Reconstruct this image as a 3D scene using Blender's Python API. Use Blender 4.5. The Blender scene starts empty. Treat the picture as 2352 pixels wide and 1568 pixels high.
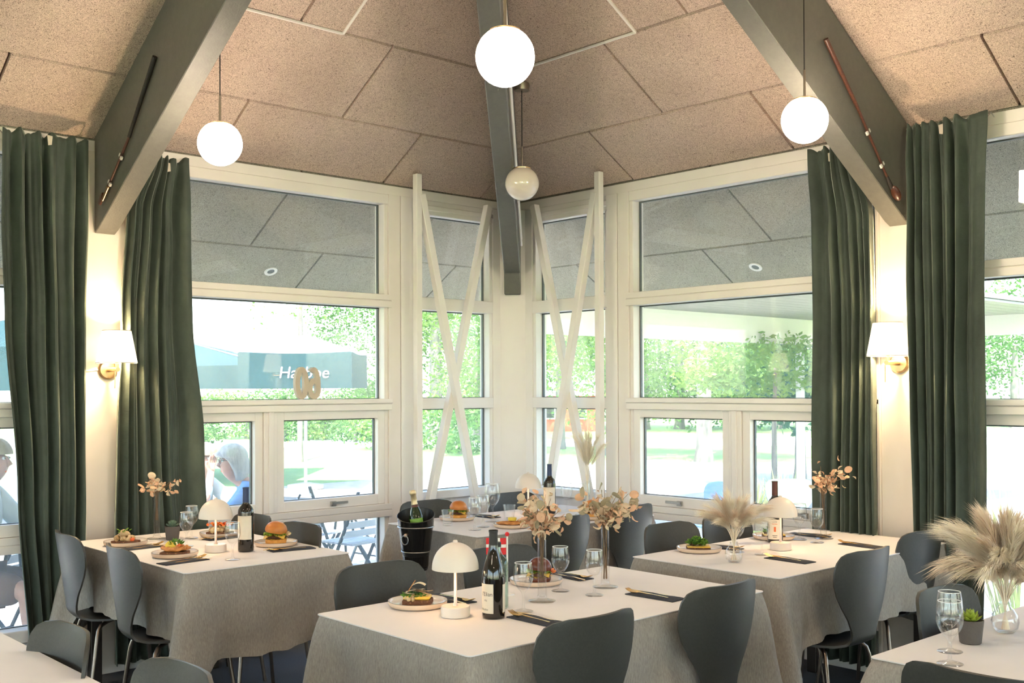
import bpy, bmesh, math, random
from mathutils import Vector, Matrix, Quaternion
from math import sin, cos, pi, tan, atan2, radians, sqrt
random.seed(7)
SC = bpy.context.scene
COL = SC.collection
# ------------------------------------------------------------------ camera
# the room is built corner at the origin: left glazed wall along X=0 (towards -Y), right one along Y=0 (towards +X)
EYE = 1.52
cam = bpy.data.cameras.new('camera')
cam.sensor_width = 36.0
cam.lens = 36.0 * 2486.0 / 2352.0
cam.shift_y = 73.5 / 2352.0
cam.clip_start = 0.05
cam.clip_end = 400
cam_o = bpy.data.objects.new('camera', cam)
COL.objects.link(cam_o)
_fw = Vector((-0.7383, 0.6744, 0.014)).normalized()
_rt = Vector((0.6744, 0.7384, -0.004))
_rt = (_rt - _rt.dot(_fw) * _fw).normalized()
_up = _rt.cross(_fw)
cam_o.matrix_world = Matrix(((_rt.x, _up.x, -_fw.x, 5.7897), (_rt.y, _up.y, -_fw.y, -5.3057), (_rt.z, _up.z, -_fw.z, EYE), (0, 0, 0, 1)))
SC.camera = cam_o
# ------------------------------------------------------------------ world, sun, exposure
world = bpy.data.worlds.new('sky')
SC.world = world
world.use_nodes = True
wn = world.node_tree.nodes
bgn = wn['Background']
sky = wn.new('ShaderNodeTexSky')
sky.sky_type = 'NISHITA'
sky.sun_disc = False
sky.sun_elevation = radians(58)
sky.sun_rotation = radians(135)
sky.air_density = 1.0
sky.dust_density = 1.2
sky.ozone_density = 1.0
world.node_tree.links.new(sky.outputs[0], bgn.inputs[0])
bgn.inputs[1].default_value = 0.45
sun = bpy.data.lights.new('sun', 'SUN')
sun.energy = 7.0
sun.angle = radians(1.0)
sun.color = (1.0, 0.965, 0.91)
sun_o = bpy.data.objects.new('sun', sun)
COL.objects.link(sun_o)
sun_o.rotation_euler = Vector((0.30, -0.30, 0.90)).to_track_quat('Z', 'Y').to_euler()
vs = SC.view_settings
vs.view_transform = 'Standard'
vs.look = 'None'
vs.gamma = 1.0
vs.use_curve_mapping = False
vs.exposure = 1.42
cy = SC.cycles
cy.max_bounces = 7
cy.diffuse_bounces = 3
cy.glossy_bounces = 3
cy.transmission_bounces = 8
cy.transparent_max_bounces = 24
cy.caustics_reflective = False
cy.caustics_refractive = False
cy.sample_clamp_indirect = 6.0
cy.use_light_tree = False
cy.adaptive_threshold = 0.3

# ------------------------------------------------------------------ materials
MATS = {}
def mat(name, col, rough=0.5, metal=0.0, var=None, bump=None, spec=None, sheen=None, trans=0.0, ior=None, emit=None, alpha=None, coat=0.0, sub=0.0, coords='Object'):
    """principled material; var=(scale, second colour, detail[, lo, hi, stretch]); bump=(scale, strength[, stretch])"""
    m = bpy.data.materials.new(name)
    m.use_nodes = True
    nt = m.node_tree
    N = nt.nodes
    L = nt.links
    p = N['Principled BSDF']
    p.inputs['Base Color'].default_value = (*col, 1)
    p.inputs['Roughness'].default_value = rough
    p.inputs['Metallic'].default_value = metal
    if spec is not None: p.inputs['Specular IOR Level'].default_value = spec
    if sheen:
        p.inputs['Sheen Weight'].default_value = sheen[0]
        p.inputs['Sheen Tint'].default_value = (*sheen[1], 1)
        p.inputs['Sheen Roughness'].default_value = sheen[2]
    p.inputs['Transmission Weight'].default_value = trans
    if ior: p.inputs['IOR'].default_value = ior
    if emit:
        p.inputs['Emission Color'].default_value = (*emit[0], 1)
        p.inputs['Emission Strength'].default_value = emit[1]
    p.inputs['Coat Weight'].default_value = coat
    if sub:
        p.inputs['Subsurface Weight'].default_value = sub
        p.inputs['Subsurface Scale'].default_value = 0.02
    tc = N.new('ShaderNodeTexCoord')
    def coord(st):
        mp = N.new('ShaderNodeMapping')
        mp.inputs['Scale'].default_value = st
        L.new(tc.outputs[coords], mp.inputs[0])
        return mp.outputs[0]
    if var is None: var = (9.0, tuple(c * 0.93 for c in col), 3)
    sc, c2, det = var[:3]
    lo, hi = (var[3], var[4]) if len(var) > 4 else (0.35, 0.65)
    st = var[5] if len(var) > 5 else (1, 1, 1)
    nz = N.new('ShaderNodeTexNoise')
    nz.inputs['Scale'].default_value = sc
    nz.inputs['Detail'].default_value = det
    nz.inputs['Roughness'].default_value = 0.65
    L.new(coord(st), nz.inputs['Vector'])
    rp = N.new('ShaderNodeValToRGB')
    rp.color_ramp.elements[0].position = lo
    rp.color_ramp.elements[1].position = hi
    rp.color_ramp.elements[0].color = (*c2, 1)
    rp.color_ramp.elements[1].color = (*col, 1)
    L.new(nz.outputs[0], rp.inputs[0])
    L.new(rp.outputs[0], p.inputs['Base Color'])
    if bump:
        nb = N.new('ShaderNodeTexNoise')
        nb.inputs['Scale'].default_value = bump[0]
        nb.inputs['Detail'].default_value = 4
        L.new(coord(bump[2] if len(bump) > 2 else (1, 1, 1)), nb.inputs['Vector'])
        b = N.new('ShaderNodeBump')
        b.inputs['Strength'].default_value = bump[1]
        b.inputs['Distance'].default_value = 0.01
        L.new(nb.outputs[0], b.inputs['Height'])
        L.new(b.outputs[0], p.inputs['Normal'])
    MATS[name] = m
    return m
def pane_mat(name, tint, ior=1.5, haze=0.0):
    m = bpy.data.materials.new(name)
    m.use_nodes = True
    nt = m.node_tree
    N = nt.nodes
    L = nt.links
    N.remove(N['Principled BSDF'])
    tr = N.new('ShaderNodeBsdfTransparent')
    nz = N.new('ShaderNodeTexNoise')
    nz.inputs['Scale'].default_value = 1.3
    rp = N.new('ShaderNodeValToRGB')
    rp.color_ramp.elements[0].color = (*tint, 1)
    rp.color_ramp.elements[1].color = (*[min(1, c * 1.012) for c in tint], 1)
    L.new(nz.outputs[0], rp.inputs[0])
    L.new(rp.outputs[0], tr.inputs[0])
    gl = N.new('ShaderNodeBsdfGlossy')
    gl.inputs['Roughness'].default_value = 0.0
    fr = N.new('ShaderNodeFresnel')
    ge = N.new('ShaderNodeNewGeometry')
    mp = N.new('ShaderNodeMapRange')
    mp.inputs['To Min'].default_value = ior
    mp.inputs['To Max'].default_value = 1.0 / ior
    L.new(ge.outputs['Backfacing'], mp.inputs['Value'])
    L.new(mp.outputs[0], fr.inputs['IOR'])
    mx = N.new('ShaderNodeMixShader')
    L.new(fr.outputs[0], mx.inputs[0])
    L.new(tr.outputs[0], mx.inputs[1])
    L.new(gl.outputs[0], mx.inputs[2])
    out = mx.outputs[0]
    if haze:  # translucent veil imitating the pale glare that washes out the garden view
        tl = N.new('ShaderNodeBsdfTranslucent')
        tl.inputs[0].default_value = (0.95, 1.0, 0.96, 1)
        m2 = N.new('ShaderNodeMixShader')
        m2.inputs[0].default_value = haze
        L.new(out, m2.inputs[1])
        L.new(tl.outputs[0], m2.inputs[2])
        out = m2.outputs[0]
    L.new(out, N['Material Output'].inputs[0])
    MATS[name] = m
    return m
mat('white_paint', (0.90, 0.850, 0.800), 0.42, var=(2.5, (0.87, 0.82, 0.765), 3), bump=(60, 0.03))
mat('wall_paint', (0.86, 0.79, 0.71), 0.6, var=(3, (0.83, 0.76, 0.68), 3), bump=(40, 0.04))
mat('gasket', (0.10, 0.115, 0.11), 0.5)
mat('beam_paint', (0.132, 0.130, 0.110), 0.5, var=(30, (0.112, 0.110, 0.094), 4, 0.3, 0.7, (1, 1, 1)), bump=(120, 0.12))
mat('joint_dark', (0.16, 0.10, 0.07), 0.9)
pane_mat('pane_glass', (0.975, 0.99, 0.98), 1.5, 0.05)
mat('carpet', (0.10, 0.115, 0.135), 0.95, var=(260, (0.035, 0.042, 0.055), 3, 0.3, 0.7), bump=(300, 0.5))
def woodwool(name, c1, c2, c3):
    m = mat(name, c1, 0.92)
    nt = m.node_tree
    N = nt.nodes
    L = nt.links
    p = N['Principled BSDF']
    tc = N.new('ShaderNodeTexCoord')
    n1 = N.new('ShaderNodeTexNoise')
    n1.inputs['Scale'].default_value = 105
    n1.inputs['Detail'].default_value = 5
    n1.inputs['Roughness'].default_value = 0.7
    n1.inputs['Distortion'].default_value = 3.2
    L.new(tc.outputs['Object'], n1.inputs['Vector'])
    n2 = N.new('ShaderNodeTexNoise')
    n2.inputs['Scale'].default_value = 2.2
    n2.inputs['Detail'].default_value = 4
    L.new(tc.outputs['Object'], n2.inputs['Vector'])
    r1 = N.new('ShaderNodeValToRGB')
    e = r1.color_ramp.elements
    e[0].position = 0.395
    e[0].color = (*c3, 1)
    e[1].position = 0.55
    e[1].color = (*c1, 1)
    k = e.new(0.465)
    k.color = (*c2, 1)
    L.new(n1.outputs[0], r1.inputs[0])
    mx = N.new('ShaderNodeMixRGB')
    mx.blend_type = 'MULTIPLY'
    mx.inputs[0].default_value = 0.55
    r2 = N.new('ShaderNodeValToRGB')
    r2.color_ramp.elements[0].color = (0.78, 0.76, 0.74, 1)
    r2.color_ramp.elements[0].position = 0.3
    r2.color_ramp.elements[1].color = (1, 1, 1, 1)
    r2.color_ramp.elements[1].position = 0.6
    L.new(n2.outputs[0], r2.inputs[0])
    L.new(r1.outputs[0], mx.inputs[1])
    L.new(r2.outputs[0], mx.inputs[2])
    L.new(mx.outputs[0], p.inputs['Base Color'])
    b = N.new('ShaderNodeBump')
    b.inputs['Strength'].default_value = 0.5
    b.inputs['Distance'].default_value = 0.004
    L.new(n1.outputs[0], b.inputs['Height'])
    L.new(b.outputs[0], p.inputs['Normal'])
    return m
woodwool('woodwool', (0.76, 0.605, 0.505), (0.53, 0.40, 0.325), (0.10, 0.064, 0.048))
woodwool('woodwool_daylit', (0.47, 0.43, 0.345), (0.31, 0.28, 0.22), (0.05, 0.045, 0.035))  # same panels as indoors, with the daylight greying mixed into the colour

# ------------------------------------------------------------------ mesh helpers
class MB:
    def __init__(s):
        s.v = []
        s.f = []
    def add(s, vs, fs):
        b = len(s.v)
        s.v += [tuple(q) for q in vs]
        s.f += [[b + i for i in q] for q in fs]
        return s
    def box(s, x0, x1, y0, y1, z0, z1):
        return s.add([(x0, y0, z0), (x1, y0, z0), (x1, y1, z0), (x0, y1, z0), (x0, y0, z1), (x1, y0, z1), (x1, y1, z1), (x0, y1, z1)],
                     [(0, 3, 2, 1), (4, 5, 6, 7), (0, 1, 5, 4), (1, 2, 6, 5), (2, 3, 7, 6), (3, 0, 4, 7)])
    def ext(s, poly, vec):
        n = len(poly)
        v = Vector(vec)
        return s.add([Vector(q) for q in poly] + [Vector(q) + v for q in poly],
                     [list(range(n))[::-1], list(range(n, 2 * n))] + [(i, (i + 1) % n, n + (i + 1) % n, n + i) for i in range(n)])
    def bar(s, a, b, w, h, upv=(0, 0, 1)):
        a = Vector(a)
        b = Vector(b)
        d = (b - a).normalized()
        u = Vector(upv)
        sd = d.cross(u).normalized() * w / 2
        u2 = sd.cross(d).normalized() * h / 2
        return s.ext([a + sd + u2, a - sd + u2, a - sd - u2, a + sd - u2], b - a)
    def tube(s, pts, r, n=8, caps=True):
        pts = [Vector(q) for q in pts]
        k = len(pts)
        rs = r if isinstance(r, (list, tuple)) else [r] * k
        t = [(pts[min(i + 1, k - 1)] - pts[max(i - 1, 0)]).normalized() for i in range(k)]
        ref = Vector((0, 0, 1)) if abs(t[0].z) < 0.9 else Vector((1, 0, 0))
        u = t[0].cross(ref).normalized()
        b = len(s.v)
        for i in range(k):
            u = (u - u.dot(t[i]) * t[i]).normalized()
            w = t[i].cross(u)
            for j in range(n):
                a = 2 * pi * j / n
                s.v.append(tuple(pts[i] + (u * cos(a) + w * sin(a)) * rs[i]))
        for i in range(k - 1):
            for j in range(n):
                s.f.append([b + i * n + j, b + i * n + (j + 1) % n, b + (i + 1) * n + (j + 1) % n, b + (i + 1) * n + j])
        if caps:
            s.f.append([b + j for j in range(n)][::-1])
            s.f.append([b + (k - 1) * n + j for j in range(n)])
        return s
    def lathe(s, prof, n=24, c=(0, 0, 0), axis=None):
        b = len(s.v)
        rows = []
        q = Vector((0, 0, 1)).rotation_difference(Vector(axis)) if axis else None
        c = Vector(c)
        for (r, z) in prof:
            if r < 1e-6:
                p = Vector((0, 0, z))
                rows.append([len(s.v)])
                s.v.append(tuple(c + (q @ p if q else p)))
            else:
                row = []
                for j in range(n):
                    a = 2 * pi * j / n
                    p = Vector((r * cos(a), r * sin(a), z))
                    row.append(len(s.v))
                    s.v.append(tuple(c + (q @ p if q else p)))
                rows.append(row)
        for i in range(len(rows) - 1):
            A, B = rows[i], rows[i + 1]
            if len(A) == 1 and len(B) == 1: continue
            for j in range(n):
                if len(A) == 1: s.f.append([A[0], B[(j + 1) % n], B[j]][::-1])
                elif len(B) == 1: s.f.append([A[j], A[(j + 1) % n], B[0]])
                else: s.f.append([A[j], A[(j + 1) % n], B[(j + 1) % n], B[j]])
        return s
    def grid(s, fn, nu, nv, cu=False):
        b = len(s.v)
        mu = nu if cu else nu + 1
        for j in range(nv + 1):
            for i in range(mu):
                s.v.append(tuple(fn(i / nu, j / nv)))
        for j in range(nv):
            for i in range(nu):
                i2 = (i + 1) % mu
                s.f.append([b + j * mu + i, b + j * mu + i2, b + (j + 1) * mu + i2, b + (j + 1) * mu + i])
        return s
    def ball(s, c, r, nu=12, nv=8, rot=None):
        rx, ry, rz = r if isinstance(r, (tuple, list)) else (r, r, r)
        b = len(s.v)
        pr = [(sin(pi * k / nv), -cos(pi * k / nv)) for k in range(nv + 1)]
        s.lathe([(a if 0 < i < nv else 0, z) for i, (a, z) in enumerate(pr)], nu)
        c = Vector(c)
        for i in range(b, len(s.v)):
            x, y, z = s.v[i]
            p = Vector((x * rx, y * ry, z * rz))
            if rot: p = rot @ p
            s.v[i] = tuple(c + p)
        return s
    def xf(s, fn, start=0):
        for i in range(start, len(s.v)): s.v[i] = tuple(fn(Vector(s.v[i])))
        return s
    def mesh(s, name, m, smooth=False, ang=38, recalc=True, bevel=0.0):
        me = bpy.data.meshes.new(name)
        me.from_pydata(s.v, [], s.f)
        bm = bmesh.new()
        bm.from_mesh(me)
        if recalc: bmesh.ops.recalc_face_normals(bm, faces=bm.faces)
        if bevel > 0:
            es = [e for e in bm.edges if len(e.link_faces) == 2 and e.calc_face_angle(0) > 0.6]
            bmesh.ops.bevel(bm, geom=es, offset=bevel, segments=1, affect='EDGES', clamp_overlap=True)
        if smooth:
            th = radians(ang)
            for f_ in bm.faces: f_.smooth = True
            for e in bm.edges:
                if len(e.link_faces) == 2 and e.calc_face_angle(0) > th: e.smooth = False
        bm.to_mesh(me)
        bm.free()
        if m: me.materials.append(MATS[m])
        return me
    def build(s, name, m, parent=None, smooth=False, **kw):
        return link(name, s.mesh(name, m, smooth, **kw), parent)
def link(name, me, parent=None, loc=None, rz=None):
    o = bpy.data.objects.new(name, me)
    COL.objects.link(o)
    if parent: o.parent = parent
    if loc is not None: o.location = loc
    if rz is not None: o.rotation_euler = (0, 0, rz)
    return o
def tag(o, label=None, cat=None, group=None, kind=None):
    if label: o['label'] = label
    if cat: o['category'] = cat
    if group: o['group'] = group
    if kind: o['kind'] = kind
    return o
def thing(name, label, cat, loc=(0, 0, 0), rz=0.0, group=None):
    o = bpy.data.objects.new(name, None)
    COL.objects.link(o)
    o.empty_display_size = 0.05
    o.location = loc
    o.rotation_euler = (0, 0, rz)
    return tag(o, label, cat, group)
def struct(name, label=None):
    o = bpy.data.objects.new(name, None)
    COL.objects.link(o)
    o.empty_display_size = 0.05
    o['kind'] = 'structure'
    if label: o['label'] = label
    return o
def copy_tree(o, parent=None):
    c = o.copy()
    COL.objects.link(c)
    if parent: c.parent = parent
    for ch in list(o.children): copy_tree(ch, c)
    return c
def lerp(a, b, t): return a + (b - a) * t
def ss(a, b, x):
    t = max(0.0, min(1.0, (x - a) / (b - a)))
    return t * t * (3 - 2 * t)
def interp(tab, x):
    if x <= tab[0][0]: return tab[0][1]
    for (a, va), (b, vb) in zip(tab, tab[1:]):
        if x <= b: return lerp(va, vb, (x - a) / (b - a))
    return tab[-1][1]
def smint(tab, x):
    if x <= tab[0][0]: return tab[0][1]
    for (a, va), (b, vb) in zip(tab, tab[1:]):
        if x <= b: return lerp(va, vb, ss(a, b, x))
    return tab[-1][1]
# ------------------------------------------------------------------ the room
HW = 2.865                      # height where ceiling meets the glazed walls
SL = 0.5316                     # ceiling pitch
TS = tan(SL)
RM = 11.0                       # side of the square pavilion
def WL(t, n, z): return (n, -t, z)     # wall frame: t along the wall from the corner, n into the room
def WR(t, n, z): return (t, -n, z)
def wbox(mb, W, t0, t1, n0, n1, z0, z1):
    a = W(t0, n0, z0)
    b = W(t1, n1, z1)
    return mb.box(min(a[0], b[0]), max(a[0], b[0]), min(a[1], b[1]), max(a[1], b[1]), z0, z1)
fl = MB().box(-0.1, RM, -RM, 0.1, -0.12, 0).build('floor', 'carpet')
fl['kind'] = 'structure'
# ---- ceiling: backing boards with wood wool panels hung below, joints left open
cei = struct('ceiling', 'pitched ceiling of tan wood wool panels')
apex = RM / 2
for W, nm in ((WL, 'backing'), (WR, 'backing')):
    mb = MB()
    up = 0.03
    pts = [(0, 0), (RM, 0), (apex, apex)]
    mb.ext([W(t, n, HW + n * TS + up) for t, n in pts], (0, 0, 0.05))
    mb.build('backing', 'joint_dark', cei)
for pts in ([(RM, 0), (RM, -RM), (apex, -apex)], [(0, -RM), (RM, -RM), (apex, -apex)]):
    mb = MB()
    def zc(x, y): return HW + TS * min(x, -y, RM - x, RM + y)
    mb.ext([(x, y, zc(x, y)) for x, y in pts], (0, 0, 0.05))
    mb.build('far_slope', 'woodwool', cei)
def clip(poly, fn):
    out = []
    for i in range(len(poly)):
        a, b = poly[i], poly[(i + 1) % len(poly)]
        fa, fb = fn(a), fn(b)
        if fa >= 0: out.append(a)
        if (fa >= 0) != (fb >= 0):
            k = fa / (fa - fb)
            out.append((lerp(a[0], b[0], k), lerp(a[1], b[1], k)))
    return out
GAP = 0.0075
RW = 0.6 * cos(SL)
def panels(parent, W, rows, tmax, matname, hip=True, hipsign=1):
    for (n0, n1, off, extra) in rows:
        cuts = sorted([x for x in [off + 1.2 * k + (0.055 if off + 1.2 * k > 3.0 else 0) for k in range(-3, 12)] if -1.3 < x < tmax] + extra)
        cuts = [min(cuts[0], -1.3) if not hip else cuts[0]] + cuts[1:] + [tmax]
        if hip: cuts = [-1.4] + cuts
        for a, b in zip(cuts, cuts[1:]):
            if b - a < 0.02: continue
            pl = [(a + GAP, n0 + GAP), (b - GAP, n0 + GAP), (b - GAP, n1 - GAP), (a + GAP, n1 - GAP)]
            pl = clip(pl, lambda q: q[0] - q[1] - 0.045)
            if len(pl) < 3: continue
            dz = random.uniform(-0.0015, 0.0015)
            mb = MB().ext([W(t, n, HW + n * TS + dz) for t, n in pl], (0, 0, 0.028))
            mb.build('panel', matname, parent)
for W in (WL, WR):
    rows = [(0.0, 0.425, 1.16, [0.32] if W is WL else [])]
    offs = [1.757, 2.35, 1.757, 2.35]
    for k in range(4):
        ex = [2.09 if W is WL else 2.0] if k == 1 else []
        rows.append((0.425 + RW * k, 0.425 + RW * (k + 1), offs[k] if k != 1 else 2.352, ex))
    panels(cei, W, rows, 4.1, 'woodwool')
    mb = MB().ext([W(t, n, HW + n * TS + 0.012) for t, n in [(4.1, 0), (RM, 0), (apex, apex), (4.1, 4.1)]], (0, 0, 0.02))
    mb.build('far_slope', 'woodwool', cei)
    n = 0.425 + RW * 4
    mb = MB().ext([W(t, m_, HW + m_ * TS + 0.012) for t, m_ in [(n, n), (4.1, n), (4.1, 4.1)]], (0, 0, 0.02))
    mb.build('far_slope', 'woodwool', cei)
# thin white cover strips along two joints
def strip(W, a, b, w=0.014):
    mb = MB().bar(W(a[0], a[1], HW + a[1] * TS - 0.004), W(b[0], b[1], HW + b[1] * TS - 0.004), w, 0.010)
    mb.build('cover_strip', 'white_paint', cei)
strip(WL, (2.09, 0.942), (2.90, 0.942))
strip(WL, (2.09, 0.942), (2.09, 1.46))
strip(WR, (1.06, 0.942), (2.0, 0.942), 0.012)
strip(WR, (2.0, 0.942), (2.0, 1.46))
# ---- soffit outside, same pitch running on past the glass
sof = struct('soffit', 'grey panelled roof overhang outside the glass')
for W in (WL, WR):
    SO = -1.13
    mb = MB().ext([W(t, n, HW + n * TS + 0.03) for t, n in [(0, 0), (RM, 0), (RM, SO), (SO, SO)]], (0, 0, 0.10))
    mb.build('backing', 'joint_dark', sof)
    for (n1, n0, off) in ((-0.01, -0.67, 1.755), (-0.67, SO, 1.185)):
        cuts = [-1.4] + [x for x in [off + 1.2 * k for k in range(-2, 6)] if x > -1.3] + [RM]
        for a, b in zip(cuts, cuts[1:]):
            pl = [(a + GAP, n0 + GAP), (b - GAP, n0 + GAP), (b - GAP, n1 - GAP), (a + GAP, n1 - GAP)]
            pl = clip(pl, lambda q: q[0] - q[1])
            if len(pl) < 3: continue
            MB().ext([W(t, n, HW + n * TS) for t, n in pl], (0, 0, 0.026)).build('panel', 'woodwool_daylit', sof)
    zf = HW + SO * TS
    mb = MB()
    a, b = W(SO - 0.03, SO, 0), W(RM, SO - 0.03, 0)
    mb.box(min(a[0], b[0]), max(a[0], b[0]), min(a[1], b[1]), max(a[1], b[1]), zf - 0.03, zf + 0.18)
    mb.build('fascia', 'white_paint', sof)
    for tt in (1.475, 4.475):      # recessed downlights
        c = W(tt, -0.885, HW - 0.885 * TS - 0.004)
        nv = Vector(W(0, TS, -1)).normalized()
        dl = MB().lathe([(0.026, 0.0), (0.028, 0.004), (0.045, 0.004), (0.047, 0.0), (0.047, -0.004), (0.026, -0.004)], 20, c, nv).build('downlight', 'white_paint', sof, True)
        MB().lathe([(0.0, 0.0), (0.026, 0.0), (0.026, -0.03), (0, -0.03)], 16, c, nv).build('lens', 'gasket', dl, True)
# ---- glazed walls
def win_part(W, par, name, m, boxes, bevel=0.0):
    mb = MB()
    for q in boxes: wbox(mb, W, *q)
    return mb.build(name, m, par, bevel=bevel)
def pane(W, par, t0, t1, z0, z1, n=-0.075):
    g = win_part(W, par, 'pane', 'pane_glass', [(t0, t1, n - 0.006, n + 0.006, z0, z1)])
    k = 0.007
    win_part(W, par, 'gasket', 'gasket', [(t0, t0 + k, n - 0.009, n + 0.009, z0, z1), (t1 - k, t1, n - 0.009, n + 0.009, z0, z1),
                                          (t0, t1, n - 0.009, n + 0.009, z1 - k, z1), (t0, t1, n - 0.009, n + 0.009, z0, z0 + k * 0.5)])
    return g
FN0, FN1 = -0.11, 0.0
wi = [0]
def window(W, t0, t1, split=None, detail=True):
    """tall window: fixed top light, fixed middle light, casements, low light"""
    wi[0] += 1
    w = struct('window_%d' % wi[0])
    win_part(W, w, 'frame_head', 'white_paint', [(t0, t1, FN0, 0.004, 2.735, 2.80)], 0.004)
    win_part(W, w, 'transom', 'white_paint', [(t0 - 0.015, t1 + 0.015, FN0, 0.012, 2.056, 2.139), (t0 - 0.015, t1 + 0.015, 0.012, 0.022, 2.055, 2.098), (t0 - 0.015, t1 + 0.015, 0.012, 0.018, 2.101, 2.14)], 0.003)
    win_part(W, w, 'mid_rail', 'white_paint', [(t0 - 0.015, t1 + 0.015, FN0, 0.012, 1.385, 1.457), (t0 - 0.015, t1 + 0.015, 0.012, 0.022, 1.384, 1.425), (t0 - 0.015, t1 + 0.015, 0.012, 0.03, 1.428, 1.458)], 0.003)
    win_part(W, w, 'lower_rail', 'white_paint', [(t0 - 0.015, t1 + 0.015, FN0, 0.012, 0.691, 0.774), (t0 - 0.015, t1 + 0.015, 0.012, 0.022, 0.69, 0.732), (t0 - 0.015, t1 + 0.015, 0.012, 0.02, 0.735, 0.775)], 0.003)
    win_part(W, w, 'bottom_rail', 'white_paint', [(t0, t1, FN0, 0.035, 0.235, 0.30), (t0, t1, FN0, 0.01, 0.0, 0.235)], 0.004)
    for s0, s1 in ((t0, t0 + 0.03), (t1 - 0.03, t1)):
        win_part(W, w, 'jamb', 'white_paint', [(s0, s1, FN0, -0.004, 0.30, 2.735)], 0.003)
    pane(W, w, t0 + 0.03, t1 - 0.03, 2.14, 2.735)
    pane(W, w, t0 + 0.03, t1 - 0.03, 1.458, 2.055)
    pane(W, w, t0 + 0.03, t1 - 0.03, 0.30, 0.69)
    ms = [t0 + 0.03, t1 - 0.03]
    if split:
        win_part(W, w, 'mullion', 'white_paint', [(split - 0.045, split + 0.045, FN0, 0.012, 0.775, 1.384), (split - 0.018, split + 0.018, FN0, 0.022, 0.775, 1.384)], 0.003)
        ms = [(t0 + 0.03, split - 0.045), (split + 0.045, t1 - 0.03)]
    else: ms = [(t0 + 0.03, t1 - 0.03)]
    for a, b in ms:
        a, b = a + 0.0012, b - 0.0012
        z0, z1, k = 0.7755, 1.3845, 0.052
        sa = win_part(W, w, 'sash', 'white_paint', [(a, a + k, -0.07, -0.002, z0, z1), (b - k, b, -0.07, -0.002, z0, z1),
                                                  (a + k, b - k, -0.07, -0.002, z1 - k, z1), (a + k, b - k, -0.07, -0.002, z0, z0 + k + 0.01)], 0.002)
        pane(W, sa, a + k, b - k, z0 + k + 0.01, z1 - k, -0.05)
        m = (a + b) / 2
        win_part(W, sa, 'handle', 'steel', [(m - 0.02, m + 0.02, -0.004, 0.012, z0 + 0.012, z0 + 0.042), (m - 0.10, m + 0.02, 0.014, 0.024, z0 + 0.024, z0 + 0.040)], 0.002)
    return w
def small_window(W, t0, t1):
    wi[0] += 1
    w = struct('window_%d' % wi[0])
    win_part(W, w, 'frame_head', 'white_paint', [(t0, t1, FN0, 0.0, 2.70, 2.80), (t0, t1, -0.05, 0.01, 2.73, 2.765)], 0.004)
    win_part(W, w, 'transom', 'white_paint', [(t0, t1, FN0, 0.005, 2.055, 2.14)], 0.003)
    win_part(W, w, 'mid_rail', 'white_paint', [(t0, t1, FN0, 0.006, 1.384, 1.458)], 0.003)
    win_part(W, w, 'sill', 'white_paint', [(t0, t1, FN0, 0.03, 0.775, 0.83), (t0, t1, FN0, 0.0, 0.0, 0.775)], 0.003)
    for s0, s1 in ((t0, t0 + 0.03), (t1 - 0.03, t1)):
        win_part(W, w, 'jamb', 'white_paint', [(s0, s1, FN0, -0.004, 0.83, 2.70)], 0.003)
    pane(W, w, t0 + 0.03, t1 - 0.03, 2.14, 2.70)
    pane(W, w, t0 + 0.03, t1 - 0.03, 1.458, 2.055)
    pane(W, w, t0 + 0.03, t1 - 0.03, 0.83, 1.384)
mat('steel', (0.55, 0.53, 0.50), 0.28, 1.0)
walls = {}
for W, side, spl in ((WL, 'left', 1.99), (WR, 'right', 1.945)):
    w = struct('wall_' + side)
    walls[side] = w
    win_part(W, w, 'lintel', 'white_paint', [(0.0, RM, -0.13, 0.0, 2.80, HW - 0.005)], 0.002)
    win_part(W, w, 'wall_head', 'white_paint', [(0.1, RM, -0.13, -0.02, HW - 0.005, HW - 0.002)])
    win_part(W, w, 'mullion', 'white_paint', [(0.925, 1.018, -0.13, 0.012, 0, 2.80), (1.018, 1.022, -0.13, 0.002, 0, 2.80), (1.022, 1.115, -0.13, 0.008, 0, 2.80)], 0.003)
    for k, tc in enumerate((3.0, 6.0, 9.0)):
        win_part(W, w, 'pillar', 'wall_paint', [(tc - 0.115, tc + 0.115, -0.13, 0.018, 0, 2.80)], 0.004)
        if k == 0: win_part(W, w, 'pillar_batten', 'wall_paint', [(tc - 0.135, tc - 0.115, -0.05, 0.03, 0, 2.80), (tc + 0.115, tc + 0.135, -0.05, 0.03, 0, 2.80)], 0.003)
    small_window(W, 0.2, 0.925)
    window(W, 1.115, 2.865, spl)
    window(W, 3.135, 5.885, 4.5)
    window(W, 6.115, 8.885, 7.5)
    win_part(W, w, 'end_panel', 'wall_paint', [(9.115, RM, -0.13, 0.0, 0, 2.80)])
# corner post with a canted inner face
cp = MB().ext([(-0.11, -0.2, 0), (0.0, -0.2, 0), (0.018, -0.145, 0), (0.145, -0.018, 0), (0.2, 0, 0), (0.2, 0.11, 0), (-0.11, 0.11, 0)], (0, 0, 2.80)).build('trim_1', 'white_paint', None, bevel=0.004)
cp['kind'] = 'structure'
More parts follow.
